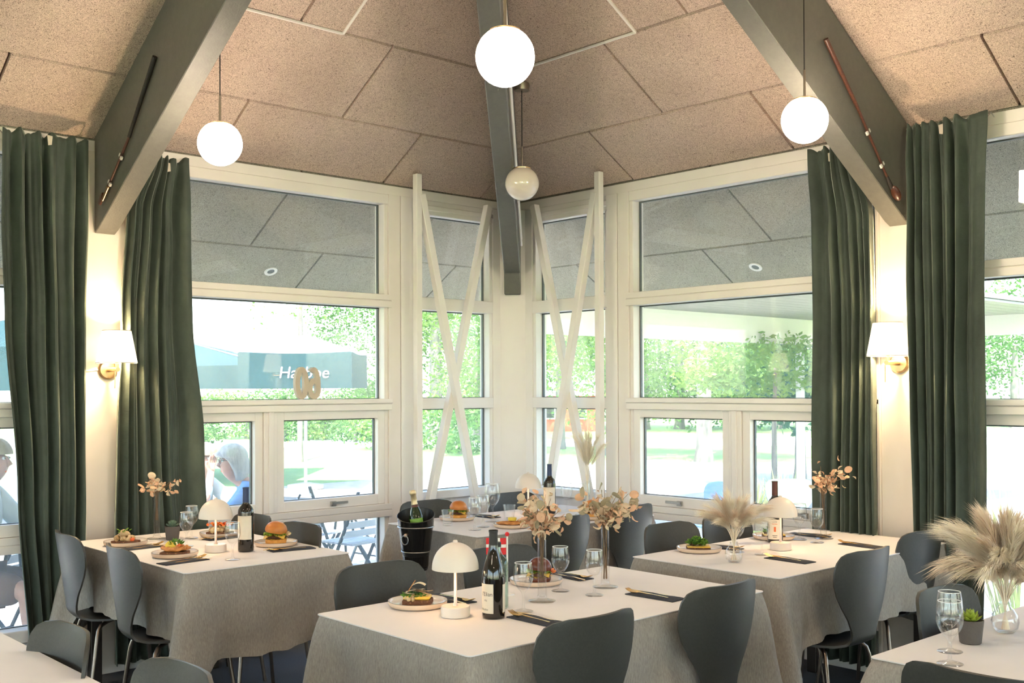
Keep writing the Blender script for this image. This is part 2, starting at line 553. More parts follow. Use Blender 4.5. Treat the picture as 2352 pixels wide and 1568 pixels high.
# the two walls behind the photographer: same posts and tall glass, plainer
for side, BW in (('back', lambda t, n, z: (RM - n, -t, z)), ('front', lambda t, n, z: (t, -RM + n, z))):
    w = struct('wall_' + side)
    win_part(BW, w, 'lintel', 'wall_paint', [(0, RM, -0.13, 0, 2.55, HW)])
    win_part(BW, w, 'sill_wall', 'wall_paint', [(0, RM, -0.13, 0, 0, 0.45)])
    for a, b in ((0, 1.0), (3.2, 3.6), (5.8, 6.2), (8.4, 8.8), (10.0, RM)):
        win_part(BW, w, 'pillar', 'wall_paint', [(a, b, -0.13, 0, 0.45, 2.55)])
    for a, b in ((1.0, 3.2), (3.6, 5.8), (6.2, 8.4), (8.8, 10.0)):
        win_part(BW, w, 'pane', 'pane_glass', [(a, b, -0.08, -0.07, 0.45, 2.55)])
# ---- beams
def rafter(W, tc, label):
    mb = MB()
    dz = 0.505
    L_ = 5.2
    hw = 0.056
    a = [W(tc - hw, n, z) for n, z in ((0.019, HW + 0.019 * TS - 0.004), (0.019, HW - dz), (0.07, HW - dz + 0.02), (L_, HW + L_ * TS - dz), (L_, HW + L_ * TS - 0.004))]
    b0 = Vector(W(tc - hw, 0, 0))
    b1 = Vector(W(tc + hw, 0, 0))
    o = mb.ext(a, b1 - b0).build('ceiling_beam', 'beam_paint', None, bevel=0.004)
    return tag(o, label, 'beam', 'ceiling beams')
rafter(WL, 3.0, 'sloping dark green beam over the left wall lamp with a dark-grip golf club')
rafter(WR, 3.0, 'sloping dark green beam over the right wall lamp with a wooden-headed golf club')
hs = TS / sqrt(2)
dg = Vector((1, -1, 0)).normalized()
sd = Vector((1, 1, 0)).normalized()
def hip(r, z, off): 
    p = dg * r + sd * off
    return (p.x, p.y, z)
prof = [(0.10, HW + 0.1 * hs - 0.02), (0.115, 2.185), (0.17, 2.17), (0.175, 2.335), (0.28, 2.335 + 0.26 * hs), (7.0, 2.32 + 7.0 * hs), (7.0, HW + 7 * hs - 0.03)]
prof = [(0.112, HW + 0.09 * hs - 0.02), (0.112, 2.19), (0.165, 2.19), (0.19, 2.34 + 0.19 * hs - 0.08), (7.0, 2.34 + 7.0 * hs), (7.0, HW + 7 * hs - 0.03)]
hb = MB().ext([hip(r, z, -0.058) for r, z in prof], sd * 0.116).build('ceiling_beam', 'beam_paint', None, bevel=0.006)
tag(hb, 'dark green hip beam running down into the window corner', 'beam', 'ceiling beams')
for k, (oo, dd) in enumerate(((0.066, 0.10), (0.066, 0.145))):      # pale conduits on its right flank
    MB().tube([hip(0.22, 2.34 + 0.22 * hs + dd, oo), hip(6.5, 2.34 + 6.5 * hs + dd, oo)], 0.009, 8).build('conduit', 'white_paint', hb, True)
# ---- crossed wooden braces in front of the two small windows
def brace(W, label):
    r = thing('window_brace', label, 'brace', group='crossed white braces')
    k = 0.050
    def at(t, n, z): return Vector(W(t, n, z))
    zt = HW + 0.115 * TS
    MB().ext([at(0.955, 0.115, 0), at(1.0, 0.115, 0), at(1.0, 0.16, 0), at(0.955, 0.16, 0)], (0, 0, zt - 0.002)).build('post', 'white_paint', r, bevel=0.003)
    nv = at(0, 1, 0) - at(0, 0, 0)
    MB().bar(at(0.95, 0.137, 2.80), at(0.33, 0.137, 0.09), k, k, nv).build('diagonal', 'white_paint', r, bevel=0.003)
    MB().bar(at(0.318, 0.089, 2.80), at(0.925, 0.089, 0.45), k, k, nv).build('diagonal', 'white_paint', r, bevel=0.003)
    MB().ext([at(0.285, 0.06, 0), at(0.33, 0.06, 0), at(0.33, 0.115, 0), at(0.285, 0.115, 0)], (0, 0, 2.80)).build('post', 'white_paint', r, bevel=0.003) if False else None
brace(WL, 'white crossed wooden brace left of the corner post')
brace(WR, 'white crossed wooden brace right of the corner post')
# ------------------------------------------------------------------ curtains, lamps, golf clubs
mat('velvet', (0.066, 0.088, 0.068), 0.75, var=(6, (0.032, 0.046, 0.034), 6, 0.28, 0.70, (1, 1, 0.6)), bump=(8, 0.55, (0.7, 0.7, 1.8)), sheen=(0.7, (0.66, 0.74, 0.64), 0.30))
mat('lining', (0.62, 0.56, 0.46), 0.8)
def curtain(W, tops, label, k, seed, flat=None, droop=0.03):
    """tops: rows of (z, t_near_corner, t_far) describing both selvedges"""
    rnd = random.Random(seed)
    ph = [rnd.uniform(-0.25, 0.25) for _ in range(k + 2)]
    am = [rnd.uniform(0.65, 1.15) for _ in range(k + 2)]
    zt, zb = tops[0][0], tops[-1][0]
    ta = [(-z, a) for z, a, b in tops]
    tb = [(-z, b) for z, a, b in tops]
    fl_ = rnd.uniform(0, 6)
    def fn(u, v):
        v2 = v ** 1.15
        z = lerp(zt, zb, v2)
        uw = u ** 1.75 if flat == 'lo' else (1 - (1 - u) ** 1.75 if flat == 'hi' else u)
        x = uw * k
        i = int(min(k - 1e-6, x))
        fx = x - i
        ff = lerp(am[i], am[i + 1], fx)
        s_ = cos(2 * pi * (x + lerp(ph[i], ph[i + 1], fx) * sin(pi * u)))
        s_ = 0.72 * math.copysign(abs(s_) ** 0.8, s_) + 0.38 * cos(2 * pi * (x * 1.63 + ph[0] * 4) + 1.5 * v) + 0.10 * sin(2 * pi * x * 3.4 + 4 * v + fl_)
        a = lerp(0.022, 0.040, ss(0.0, 0.12, v)) * ff
        n = 0.092 + a * s_ + 0.004 * sin(23 * v + 9 * u) * sin(5 * u + fl_) + 0.010 * sin(3 * v + fl_ + 5 * u) * v
        t = lerp(smint(ta, -z), smint(tb, -z), u + 0.012 * sin(9 * v + 7 * u + fl_))
        if v < 0.06: n += (0.06 - v) * 0.35 * (0.5 - 0.5 * s_) * 0.6
        zz = z - (droop * (0.5 - 0.5 * s_) * ff * (1 - ss(0, 0.10, v)))
        return W(t, n, zz)
    mb = MB().grid(fn, k * 14, 60)
    me = mb.mesh('curtain', 'velvet', True, ang=80)
    o = link('curtain', me)
    so = o.modifiers.new('thickness', 'SOLIDIFY')
    so.thickness = 0.004
    tag(o, label, 'curtain', 'green velvet curtains')
    # lining tabs where the heading tape flops forward
    for uu in (0.45,):
        p = Vector(fn(uu, 0.012))
        MB().add([p + Vector(W(-0.012, 0.016, 0.0)), p + Vector(W(0.016, 0.016, 0.004)), p + Vector(W(0.012, 0.02, -0.05)), p + Vector(W(-0.006, 0.02, -0.045))], [(0, 1, 2, 3)]).build('heading_tape', 'lining', o)
    for q in range(k + 1):
        p = Vector(fn(min(0.999, q / k), 0.02))
        a_ = Vector(W(smint(ta, -zt) + (smint(tb, -zt) - smint(ta, -zt)) * q / k, 0.03, p.z + 0.01))
        MB().tube([p, (p + a_) / 2 + Vector((0, 0, 0.02)), a_], 0.003, 6).build('hook', 'steel', o, True)
    return o
curtain(WL, [(2.845, 3.125, 3.555), (2.4, 3.125, 3.555), (1.9, 3.13, 3.535), (1.0, 3.14, 3.48), (0.06, 3.16, 3.41)], 'green velvet curtain at far left, outer side of the left wall lamp', 5, 3)
curtain(WL, [(2.815, 2.565, 2.80), (2.5, 2.56, 2.91), (1.9, 2.555, 2.95), (1.2, 2.49, 2.975), (0.06, 2.40, 2.98)], 'green velvet curtain between the left wall lamp and the window with the 60 sign', 6, 11, 'lo')
curtain(WR, [(2.83, 2.515, 2.80), (2.4, 2.54, 2.885), (1.9, 2.55, 2.90), (1.0, 2.53, 2.895), (0.06, 2.50, 2.89)], 'green velvet curtain on the window side of the right wall lamp', 6, 5, 'lo')
curtain(WR, [(2.86, 3.09, 3.50), (2.4, 3.10, 3.495), (1.9, 3.10, 3.49), (1.0, 3.105, 3.49), (0.06, 3.12, 3.47)], 'wide green velvet curtain at far right behind the pampas grass', 6, 9, 'hi')
# ---- pendants
mat('globe_lit', (0.9, 0.85, 0.78), 0.3, emit=((1.0, 0.80, 0.62), 24.0))
mat('globe_off', (0.80, 0.71, 0.62), 0.12, coat=0.5)
mat('brass', (0.72, 0.48, 0.27), 0.28, 1.0)
mat('dark_cord', (0.03, 0.028, 0.025), 0.6)
mat('pendant_metal', (0.42, 0.36, 0.29), 0.32, 1.0)
GR = 0.1025
def pendant(x, y, zc, zceil, lit, label, grp='globe pendant lamps'):
    r = thing('pendant_lamp', label, 'lamp', (x, y, zc), 0, grp)
    far_ = 'behind' in label and lit and 'photographer' in label
    nn = 7 if far_ else 16
    prof = [(GR * sin(a), -GR * cos(a)) for a in [pi * k / nn * 0.83 for k in range(nn + 1)]]
    prof[0] = (0, prof[0][1])
    MB().lathe(prof, 12 if far_ else 28).build('globe', 'globe_lit' if lit else 'globe_off', r, True)
    zt = prof[-1][1]
    rt_ = prof[-1][0]
    MB().lathe([(rt_ + 0.001, zt - 0.004), (rt_ + 0.002, zt + 0.004), (rt_ * 0.7, zt + 0.011), (0.012, zt + 0.014), (0, zt + 0.014)], 28).build('cap', 'brass', r, True)
    MB().tube([(0, 0, zt + 0.012), (0, 0, zt + 0.135)], 0.0055, 10).build('stem', 'pendant_metal', r, True)
    MB().tube([(0, 0, zt + 0.13), (0, 0, zceil - zc)], 0.003, 6).build('cord', 'dark_cord', r, True)
    MB().lathe([(0, -0.03), (0.045, -0.03), (0.05, 0.0), (0.05, 0.012), (0, 0.012)], 20, (0, 0, zceil - zc)).build('ceiling_rose', 'pendant_metal', r, True)
pendant(1.16, -2.915, 2.667, HW + 1.16 * TS + 0.0, True, 'lit white globe pendant lamp hanging beside the left sloping beam')
pendant(3.021, -2.803, 2.668, HW + 2.803 * TS - 0.02, True, 'largest-looking lit white globe pendant hanging at top centre')
pendant(1.02, -0.86, 2.758, HW + 0.86 * TS - 0.02, False, 'unlit white globe pendant hanging in front of the corner beam')
pendant(3.132, -1.111, 2.707, HW + 1.111 * TS, True, 'lit white globe pendant lamp hanging in front of the right sloping beam')
for (x, y) in ((5.4, -1.6), (7.6, -1.8), (1.8, -5.2), (1.9, -7.6), (4.3, -4.6), (6.6, -3.9), (5.0, -6.9), (7.6, -6.4)):  # out-of-view globes added to light the room
    zc_ = HW + TS * min(x, -y, RM - x, RM + y)
    pendant(x, y, 2.70, zc_, True, 'added unseen globe pendant lighting the room from behind the photographer', 'added fill pendants behind the photographer')
# ---- wall lamps
mat('shade_cloth', (0.86, 0.80, 0.70), 0.8, emit=((1.0, 0.80, 0.55), 1.25))
def sconce(W, tc, zc, label, wire):
    p = W(tc, 0.019, zc)
    r = thing('wall_lamp', label, 'lamp', p, 0, 'brass wall lamps')
    def q(t, n, z): return Vector(W(t, n, z))
    ax = q(0, 1, 0)
    MB().lathe([(0, 0.0), (0.052, 0.0), (0.052, 0.010), (0.044, 0.018), (0, 0.020)], 32, (0, 0, 0), ax).build('mount_plate', 'brass', r, True)
    MB().tube([q(0, 0.018, 0), q(0, 0.14, 0)], 0.0125, 16).build('arm', 'brass', r, True)
    MB().tube([q(0, 0.125, 0.0), q(0, 0.125, 0.05)], 0.009, 12).build('socket', 'brass', r, True)
    MB().tube([q(-0.012 if W is WR else 0.012, 0.132, -0.01), q(-0.012 if W is WR else 0.012, 0.132, -0.10)], 0.0035, 8).build('switch_rod', 'brass', r, True)
    MB().tube([q(wire * 0.05, 0.004, 0.0), q(wire * 0.09, 0.006, -0.006), q(wire * 0.16, 0.005, -0.003)], 0.0022, 6).build('cord', 'white_paint', r, True)
    c = q(0, 0.125, 0)
    n_ = 72
    def fn(u, v):
        a = 2 * pi * u
        rr = lerp(0.104, 0.072, v) + (0.0011 if int(round(u * n_)) % 2 else -0.0011)
        return c + Vector((rr * cos(a), rr * sin(a), lerp(0.035, 0.205, v)))
    sh = MB().grid(fn, n_, 6, True).build('shade', 'shade_cloth', r)
    for zz, rr in ((0.035, 0.1045), (0.205, 0.0725)):
        MB().tube([c + Vector((rr * cos(2 * pi * k / 40), rr * sin(2 * pi * k / 40), zz)) for k in range(41)], 0.0022, 6, False).build('shade_ring', 'lining', sh, True)
    l = bpy.data.lights.new('wall_lamp_bulb', 'POINT')
    l.energy = 12.0
    l.color = (1.0, 0.72, 0.42)
    l.shadow_soft_size = 0.03
    lo = link('bulb_light', l, r)
    lo.location = c + Vector((0, 0, 0.12))
sconce(WL, 2.985, 1.63, 'brass wall lamp with lit pleated shade on the left pillar', 1)
sconce(WR, 2.995, 1.645, 'brass wall lamp with lit pleated shade on the right pillar', 1)
# ---- golf clubs on the beams
mat('club_wood', (0.105, 0.038, 0.02), 0.35, var=(30, (0.05, 0.018, 0.011), 4, 0.3, 0.7, (1, 1, 6)))
mat('club_grip', (0.022, 0.018, 0.016), 0.7, bump=(200, 0.4))
mat('clip_plastic', (0.8, 0.78, 0.74), 0.3)
def club(W, t, pts, label, wood):
    g = thing('golf_club', label, 'golf club', W(t, 0, 0), 0, 'old golf clubs on the beams')
    def q(n, z, d=0.0): return Vector(W(d, n, z))
    (n0, z0), (n1, z1), (n2, z2) = pts
    MB().tube([q(n0, z0), q(n1, z1)], [0.012, 0.009], 10).build('grip', 'club_wood' if wood else 'club_grip', g, True)
    MB().tube([q(n1, z1), q(n2, z2)], [0.0075, 0.006], 10).build('shaft', 'club_wood', g, True)
    if wood:
        d = (q(n2, z2) - q(n1, z1)).normalized()
        e = q(n2, z2)
        MB().tube([e - d * 0.06, e + d * 0.012], [0.0075, 0.012], 10).build('hosel_whipping', 'club_grip', g, True)
        mb = MB().ball((0, 0, 0), (0.024, 0.018, 0.046), 14, 10)
        rot = Vector((0, 0, -1)).rotation_difference(d)
        mb.xf(lambda p: e + d * 0.045 + rot @ Vector((p.x * 1.0 + 0.010, p.y, p.z)))
        mb.build('club_head', 'club_wood', g, True)
    else:
        d = (q(n2, z2) - q(n1, z1)).normalized()
        e = q(n2, z2)
        s_ = Vector(W(0, 1, 0)) - Vector(W(0, 0, 0))
        MB().tube([e - d * 0.10, e], [0.009, 0.0075], 10).build('hosel', 'brass', g, True)
        o_ = Vector(W(0.012, 0, 0))
        MB().ext([e + o_ * -0.3, e + d * 0.035 + s_ * 0.01, e - s_ * 0.025 + d * 0.02, e - s_ * 0.045 - d * 0.045, e - s_ * 0.032 - d * 0.06], o_ * 0.8).build('club_head', 'club_wood', g)
    for k in (0.30, 0.72):
        p = q(lerp(n1, n2, k), lerp(z1, z2, k))
        d = (q(n2, z2) - q(n1, z1)).normalized()
        sx = Vector(W(0, d.z * -1, d.x if W is WL else -d.y)) if False else d.cross(Vector(W(1, 0, 0))).normalized()
        MB().bar(p - sx * 0.018, p + sx * 0.018, 0.010, 0.018, d).build('clip', 'clip_plastic', g)
club(WL, 3.070, ((0.80, 3.126), (0.50, 2.79), (0.165, 2.515)), 'old golf club with dark grip and brown shaft on the left beam', False)
club(WR, 3.070, ((0.83, 3.144), (0.55, 2.87), (0.235, 2.53)), 'old golf club with brown wooden head on the right beam', True)
# ------------------------------------------------------------------ tables, cloths, chairs
mat('linen', (0.42, 0.385, 0.335), 0.9, var=(210, (0.28, 0.255, 0.22), 4, 0.3, 0.7, (1, 1, 0.25)), bump=(180, 0.25, (1, 1, 0.4)))
mat('topper', (0.845, 0.825, 0.815), 0.75, var=(4, (0.825, 0.805, 0.795), 3), bump=(150, 0.04))
mat('dark_wood', (0.045, 0.035, 0.03), 0.5)
mat('dark_steel', (0.10, 0.085, 0.075), 0.35, 0.9)
mat('chair_shell', (0.052, 0.052, 0.044), 0.40, var=(120, (0.042, 0.042, 0.036), 3), bump=(420, 0.10))
mat('chair_leg', (0.28, 0.23, 0.19), 0.3, 1.0)
TZ = 0.745
def cloth_mesh(w, l, hx, hy, seed):
    rnd = random.Random(seed)
    r = 0.02
    pts = []
    cs = [(w / 2 - r, l / 2 - r, 0), (-w / 2 + r, l / 2 - r, pi / 2), (-w / 2 + r, -l / 2 + r, pi), (w / 2 - r, -l / 2 + r, 3 * pi / 2)]
    per = []
    for i, (cx, cy_, a0) in enumerate(cs):
        for k in range(7):
            a = a0 + pi / 2 * k / 6
            per.append((cx + r * cos(a), cy_ + r * sin(a), a, 1))
        nx = cs[(i + 1) % 4]
        e0 = Vector((cx + r * cos(a0 + pi / 2), cy_ + r * sin(a0 + pi / 2)))
        e1 = Vector((nx[0] + r * cos(nx[2]), nx[1] + r * sin(nx[2])))
        ns = int((e1 - e0).length / 0.022)
        for k in range(1, ns):
            p = e0.lerp(e1, k / ns)
            per.append((p.x, p.y, a0 + pi / 2, 0))
    n = len(per)
    pos = [0.0]
    for i in range(1, n): pos.append(pos[-1] + sqrt((per[i][0] - per[i - 1][0]) ** 2 + (per[i][1] - per[i - 1][1]) ** 2))
    tot = pos[-1] + 0.022
    cpos = [pos[i] for i in range(n) if per[i][3]][3::7]
    f1 = [(rnd.uniform(0.5, 1), rnd.uniform(0, 6.28), k) for k in (5, 8, 13, 21, 34)]
    def rip(s): return sum(a * sin(2 * pi * k * s / tot + p) for a, p, k in f1) / 2.2
    nv = 16
    mb = MB()
    for j in range(nv + 1):
        v = j / nv
        for i in range(n):
            x, y, a, _ = per[i]
            s = pos[i]
            dc = min(min(abs(s - c), tot - abs(s - c)) for c in cpos)
            sg = rip(s)
            c_ = math.exp(-(dc / 0.042) ** 2)
            tuck = math.exp(-((dc - 0.17) / 0.06) ** 2)
            out = 0.010 * sin(min(1, v * 6) * pi / 2) + v ** 1.2 * (0.012 + 0.021 * sg) + c_ * v * 0.105 - tuck * v * 0.034
            h = hx * cos(a) ** 2 + hy * sin(a) ** 2
            ln = lerp(h, max(hx, hy), math.exp(-(dc / 0.16) ** 2)) * (1 + 0.34 * math.exp(-(dc / 0.085) ** 2)) + 0.006 * sg
            z = -ln * v
            cr = 0.006 * sin(v * 9 + s * 11) * v
            mb.v.append((x + cos(a) * (out + cr), y + sin(a) * (out + cr), z))
    for j in range(nv):
        for i in range(n):
            i2 = (i + 1) % n
            mb.f.append([j * n + i, j * n + i2, (j + 1) * n + i2, (j + 1) * n + i])
    mb.f.append(list(range(n)))
    return mb.mesh('tablecloth', 'linen', True, ang=70)
def table(x0, x1, y0, y1, name_, seed, hx, hy):
    cx, cy_ = (x0 + x1) / 2, (y0 + y1) / 2
    w, l = x1 - x0, y1 - y0
    t = thing('dining_table', 'dark legged dining table, ' + name_, 'table', (cx, cy_, 0), 0, 'dining tables')
    MB().box(-w / 2 + 0.012, w / 2 - 0.012, -l / 2 + 0.012, l / 2 - 0.012, TZ - 0.032, TZ - 0.004).build('tabletop', 'dark_wood', t, bevel=0.003)
    for sx in (-1, 1):
        for sy in (-1, 1):
            px, py = sx * (w / 2 - 0.09), sy * (l / 2 - 0.09)
            MB().box(px - 0.028, px + 0.028, py - 0.028, py + 0.028, 0, TZ - 0.033).build('leg', 'dark_steel', t, bevel=0.003)
    c = link('tablecloth', cloth_mesh(w, l, hx, hy, seed), None, (cx, cy_, TZ))
    tag(c, 'grey linen tablecloth hanging over ' + name_, 'tablecloth', 'grey linen tablecloths')
    tp = MB()
    r = 0.012
    pl = []
    for (qx, qy, a0) in ((w / 2 - r, l / 2 - r, 0), (-w / 2 + r, l / 2 - r, pi / 2), (-w / 2 + r, -l / 2 + r, pi), (w / 2 - r, -l / 2 + r, 1.5 * pi)):
        for k in range(4): pl.append((qx + (r + 0.003) * cos(a0 + k * pi / 6), qy + (r + 0.003) * sin(a0 + k * pi / 6), 0.0006))
    o = tp.ext(pl, (0, 0, 0.0035)).build('table_topper', 'topper', None)
    o.location = (cx, cy_, TZ)
    tag(o, 'smooth white topper lying on ' + name_, 'table topper', 'white table toppers')
TOP = TZ + 0.0042
table(0.195, 1.49, -3.245, -2.42, 'the left table with the burger', 1, 0.385, 0.285)
table(2.58, 3.39, -3.285, -1.825, 'the front centre table with the flag', 2, 0.275, 0.40)
table(2.49, 3.275, -1.55, -0.10, 'the right table below the right curtain', 3, 0.275, 0.40)
table(0.70, 1.50, -1.63, -0.22, 'the rear table in the window corner', 4, 0.275, 0.40)
table(1.75, 3.15, -4.98, -4.18, 'the bottom left corner table', 5, 0.36, 0.275)
table(4.185, 4.97, -2.455, -1.0, 'the bottom right table with big pampas', 6, 0.275, 0.275)
# ---- chairs (front is +y, origin on the floor below the seat)
def chair_meshes():
    BK = [(0.0, -0.300, 0.845, 0.115), (0.03, -0.299, 0.840, 0.160), (0.08, -0.297, 0.825, 0.190), (0.16, -0.293, 0.797, 0.207), (0.28, -0.287, 0.757, 0.214), (0.42, -0.279, 0.705, 0.210),
          (0.56, -0.271, 0.655, 0.192), (0.70, -0.263, 0.605, 0.162), (0.84, -0.256, 0.555, 0.125), (1.0, -0.249, 0.505, 0.098)]
    SE = [(0.0, -0.249, 0.505, 0.098), (0.14, -0.246, 0.472, 0.093), (0.26, -0.228, 0.449, 0.100), (0.38, -0.185, 0.437, 0.125), (0.50, -0.115, 0.434, 0.170), (0.64, -0.03, 0.437, 0.207),
          (0.78, 0.06, 0.444, 0.218), (0.88, 0.13, 0.447, 0.210), (0.95, 0.178, 0.443, 0.185), (0.98, 0.196, 0.438, 0.155), (1.0, 0.205, 0.432, 0.100)]
    def surf(T, conc, nv, name):
        ty = [(a, b) for a, b, c, d in T]
        tz = [(a, c) for a, b, c, d in T]
        tw = [(a, d) for a, b, c, d in T]
        def fn(u, v):
            x = 2 * u - 1
            w = interp(tw, v)
            y = interp(ty, v)
            z = interp(tz, v)
            e = (abs(x) ** 2.2) * (w / 0.21) ** 2
            cy_, cz = conc(v)
            return (x * w, y + cy_ * e, z + cz * e)
        mb = MB().grid(fn, 16, nv)
        me = mb.mesh(name, 'chair_shell', True, ang=80, recalc=False)
        bm = bmesh.new()
        bm.from_mesh(me)
        bmesh.ops.solidify(bm, geom=bm.faces[:], thickness=0.010)
        for f_ in bm.faces: f_.smooth = True
        for e in bm.edges:
            e.smooth = not (len(e.link_faces) == 2 and e.calc_face_angle(0) > radians(50))
        bm.to_mesh(me)
        bm.free()
        return me
    back = surf(BK, lambda v: (0.058 * (1 - 0.25 * v), 0.0), 26, 'backrest')
    seat = surf(SE, lambda v: (0.043 * (1 - ss(0.1, 0.5, v)), lerp(0.0, 0.012, ss(0.2, 0.6, v)) - 0.02 * ss(0.8, 1, v)), 26, 'seat')
    legs = []
    for sx, sy in ((-1, -1), (1, -1), (-1, 1), (1, 1)):
        fy = 0.155 if sy > 0 else -0.165
        legs.append(MB().tube([(sx * 0.03, sy * 0.03, 0.418), (sx * 0.11, fy * 0.66, 0.416), (sx * 0.145, fy * 0.88, 0.408), (sx * 0.163, fy * 0.98, 0.388), (sx * 0.172, fy * 1.03, 0.355), (sx * 0.192, fy * 1.24, 0.10), (sx * 0.20, fy * 1.32, 0.0)], 0.0095, 10).mesh('leg', 'chair_leg', True))
    brk = MB().box(-0.07, 0.07, -0.06, 0.06, 0.405, 0.424).mesh('bracket', 'dark_steel', bevel=0.004)
    return back, seat, legs, brk
CH = chair_meshes()
def chair(x, y, ang, label, group='dark grey shell chairs', z=0.0, m=None):
    r = thing('shell_chair', label, 'chair', (x, y, z), ang, group)
    obs = [link('backrest', CH[0], r), link('seat', CH[1], r)]
    for l in CH[2]: obs.append(link('leg', l, r))
    link('bracket', CH[3], r)
    if m:
        for o in obs[:2]:
            o.data = o.data.copy()
            o.data.materials[0] = MATS[m]
    return r
PX, MX, PY, MY = -pi / 2, pi / 2, 0.0, pi      # facing +x, -x, +y, -y
chair(0.560, -3.120, PY - 0.12, 'leftmost dark chair at the left table, back beside the far left curtain')
chair(1.180, -3.120, PY - 0.12, 'dark chair at the near side of the left table, right of the leftmost one')
chair(0.520, -2.650, MY, 'dark chair at the window side of the left table, behind the wine bottle')
chair(1.040, -2.670, MY, 'dark chair at the window side of the left table, behind the burger')
chair(2.605, -2.860, PX, 'dark chair behind the front table, left of the mushroom lamp')
chair(2.600, -2.230, PX, 'dark chair behind the front table, behind the little flag')
chair(3.275, -2.930, MX, 'big foreground dark chair at the near side of the front table')
chair(3.235, -2.220, MX, 'foreground dark chair at the near side of the front table, right one')
chair(0.860, -1.270, PX, 'dark chair by the window behind the champagne bucket')
chair(0.855, -0.570, PX, 'dark chair by the corner post behind the rear mushroom lamp')
chair(1.445, -1.200, MX, 'dark chair at the near side of the rear table behind the dried flowers')
chair(1.340, -0.550, MX, 'dark chair at the near side of the rear table, right one')
chair(2.585, -1.080, PX, 'dark chair behind the right table, left of the green-topped sandwich')
chair(2.550, -0.580, PX, 'dark chair behind the right table, behind the pampas grass')
chair(3.165, -1.130, MX, 'dark chair at the near side of the right table, seat showing')
chair(3.030, -0.370, MX, 'dark chair at the right end of the right table by the curtain')
chair(2.650, -4.430, MY, 'grey-lit chair at the bottom left table, left one')
chair(3.290, -4.390, MY, 'grey-lit chair at the bottom left table, right one')
chair(4.345, -1.800, PX, 'sage-lit chair behind the two wine glasses of the bottom right table')
chair(4.630, -2.470, PY, 'cropped dark chair at the bottom right edge of the photo')
# ------------------------------------------------------------------ things on the tables
pane_mat('thin_glass', (0.986, 0.99, 0.988), 1.6)
mat('rim_highlight', (0.85, 0.88, 0.87), 0.05, spec=1.0)  # pale opaque ring paints the bright highlight along the glass rims
pane_mat('tinted_glass', (0.80, 0.88, 0.84), 1.55)
mat('cream_metal', (0.80, 0.71, 0.62), 0.42, var=(3, (0.78, 0.69, 0.60), 2))
mat('rose_metal', (0.86, 0.62, 0.47), 0.3, 0.8)
mat('lamp_diffuser', (0.9, 0.8, 0.65), 0.6, emit=((1.0, 0.62, 0.32), 2.0))
mat('gold', (0.93, 0.60, 0.24), 0.25, 1.0)
mat('napkin_cloth', (0.040, 0.046, 0.060), 0.85, var=(60, (0.030, 0.034, 0.045), 3), bump=(300, 0.2))
mat('stoneware', (0.80, 0.62, 0.46), 0.5, var=(14, (0.76, 0.58, 0.42), 3))
mat('glaze', (0.80, 0.76, 0.71), 0.12, var=(5, (0.78, 0.73, 0.67), 2), coat=0.4)
mat('plate_edge', (0.20, 0.17, 0.14), 0.3)
mat('bottle_dark', (0.012, 0.010, 0.007), 0.06, coat=0.6)
mat('bottle_green', (0.012, 0.030, 0.010), 0.06, coat=0.6)
mat('paper_label', (0.74, 0.66, 0.53), 0.7)
mat('label_black', (0.02, 0.02, 0.02), 0.6)
mat('label_green', (0.20, 0.38, 0.06), 0.5)
mat('label_gold', (0.72, 0.52, 0.30), 0.4, 0.3)
mat('ink', (0.06, 0.045, 0.04), 0.7)
mat('orange_ink', (0.75, 0.16, 0.05), 0.6)
mat('foil_black', (0.03, 0.028, 0.025), 0.4, 0.3)
mat('foil_navy', (0.035, 0.05, 0.12), 0.4, 0.3)
mat('foil_brown', (0.10, 0.03, 0.02), 0.35, 0.3)
mat('foil_gold', (0.70, 0.55, 0.33), 0.38, 0.6)
mat('rye', (0.13, 0.055, 0.026), 0.85, var=(90, (0.30, 0.16, 0.07), 3, 0.34, 0.44), bump=(120, 0.6))
mat('toast', (0.55, 0.27, 0.09), 0.8, var=(40, (0.36, 0.14, 0.05), 3), bump=(100, 0.3))
mat('bun', (0.66, 0.27, 0.06), 0.38, var=(7, (0.50, 0.16, 0.03), 3), bump=(40, 0.08))
mat('bun_dark', (0.16, 0.035, 0.015), 0.25, var=(9, (0.09, 0.02, 0.012), 3))
mat('bun_cut', (0.82, 0.42, 0.10), 0.7, var=(60, (0.70, 0.30, 0.06), 3), bump=(90, 0.3))
mat('patty', (0.12, 0.045, 0.02), 0.7, var=(80, (0.05, 0.02, 0.01), 3), bump=(90, 0.8))
mat('cheese', (0.86, 0.55, 0.10), 0.4)
mat('lettuce', (0.30, 0.46, 0.06), 0.5, var=(30, (0.14, 0.30, 0.03), 3))
mat('herb', (0.10, 0.26, 0.03), 0.5, var=(40, (0.05, 0.15, 0.02), 3))
mat('salad_beige', (0.66, 0.50, 0.28), 0.6, var=(60, (0.48, 0.33, 0.16), 3), bump=(80, 0.4))
mat('fish_fried', (0.66, 0.30, 0.09), 0.6, var=(50, (0.44, 0.16, 0.04), 3), bump=(90, 0.5))
mat('tomato', (0.72, 0.10, 0.03), 0.3, var=(20, (0.80, 0.24, 0.05), 2))
mat('lemon', (0.82, 0.62, 0.07), 0.4)
mat('egg_yellow', (0.85, 0.52, 0.05), 0.5, var=(20, (0.85, 0.62, 0.2), 2))
mat('shaving', (0.80, 0.70, 0.50), 0.6)
mat('mushroom', (0.42, 0.27, 0.12), 0.6)
mat('pot_clay', (0.105, 0.09, 0.08), 0.8, bump=(120, 0.2))
mat('succulent_dull', (0.16, 0.24, 0.16), 0.6, var=(20, (0.10, 0.16, 0.11), 2))
mat('succulent_lime', (0.36, 0.44, 0.05), 0.5, var=(20, (0.24, 0.32, 0.03), 2))
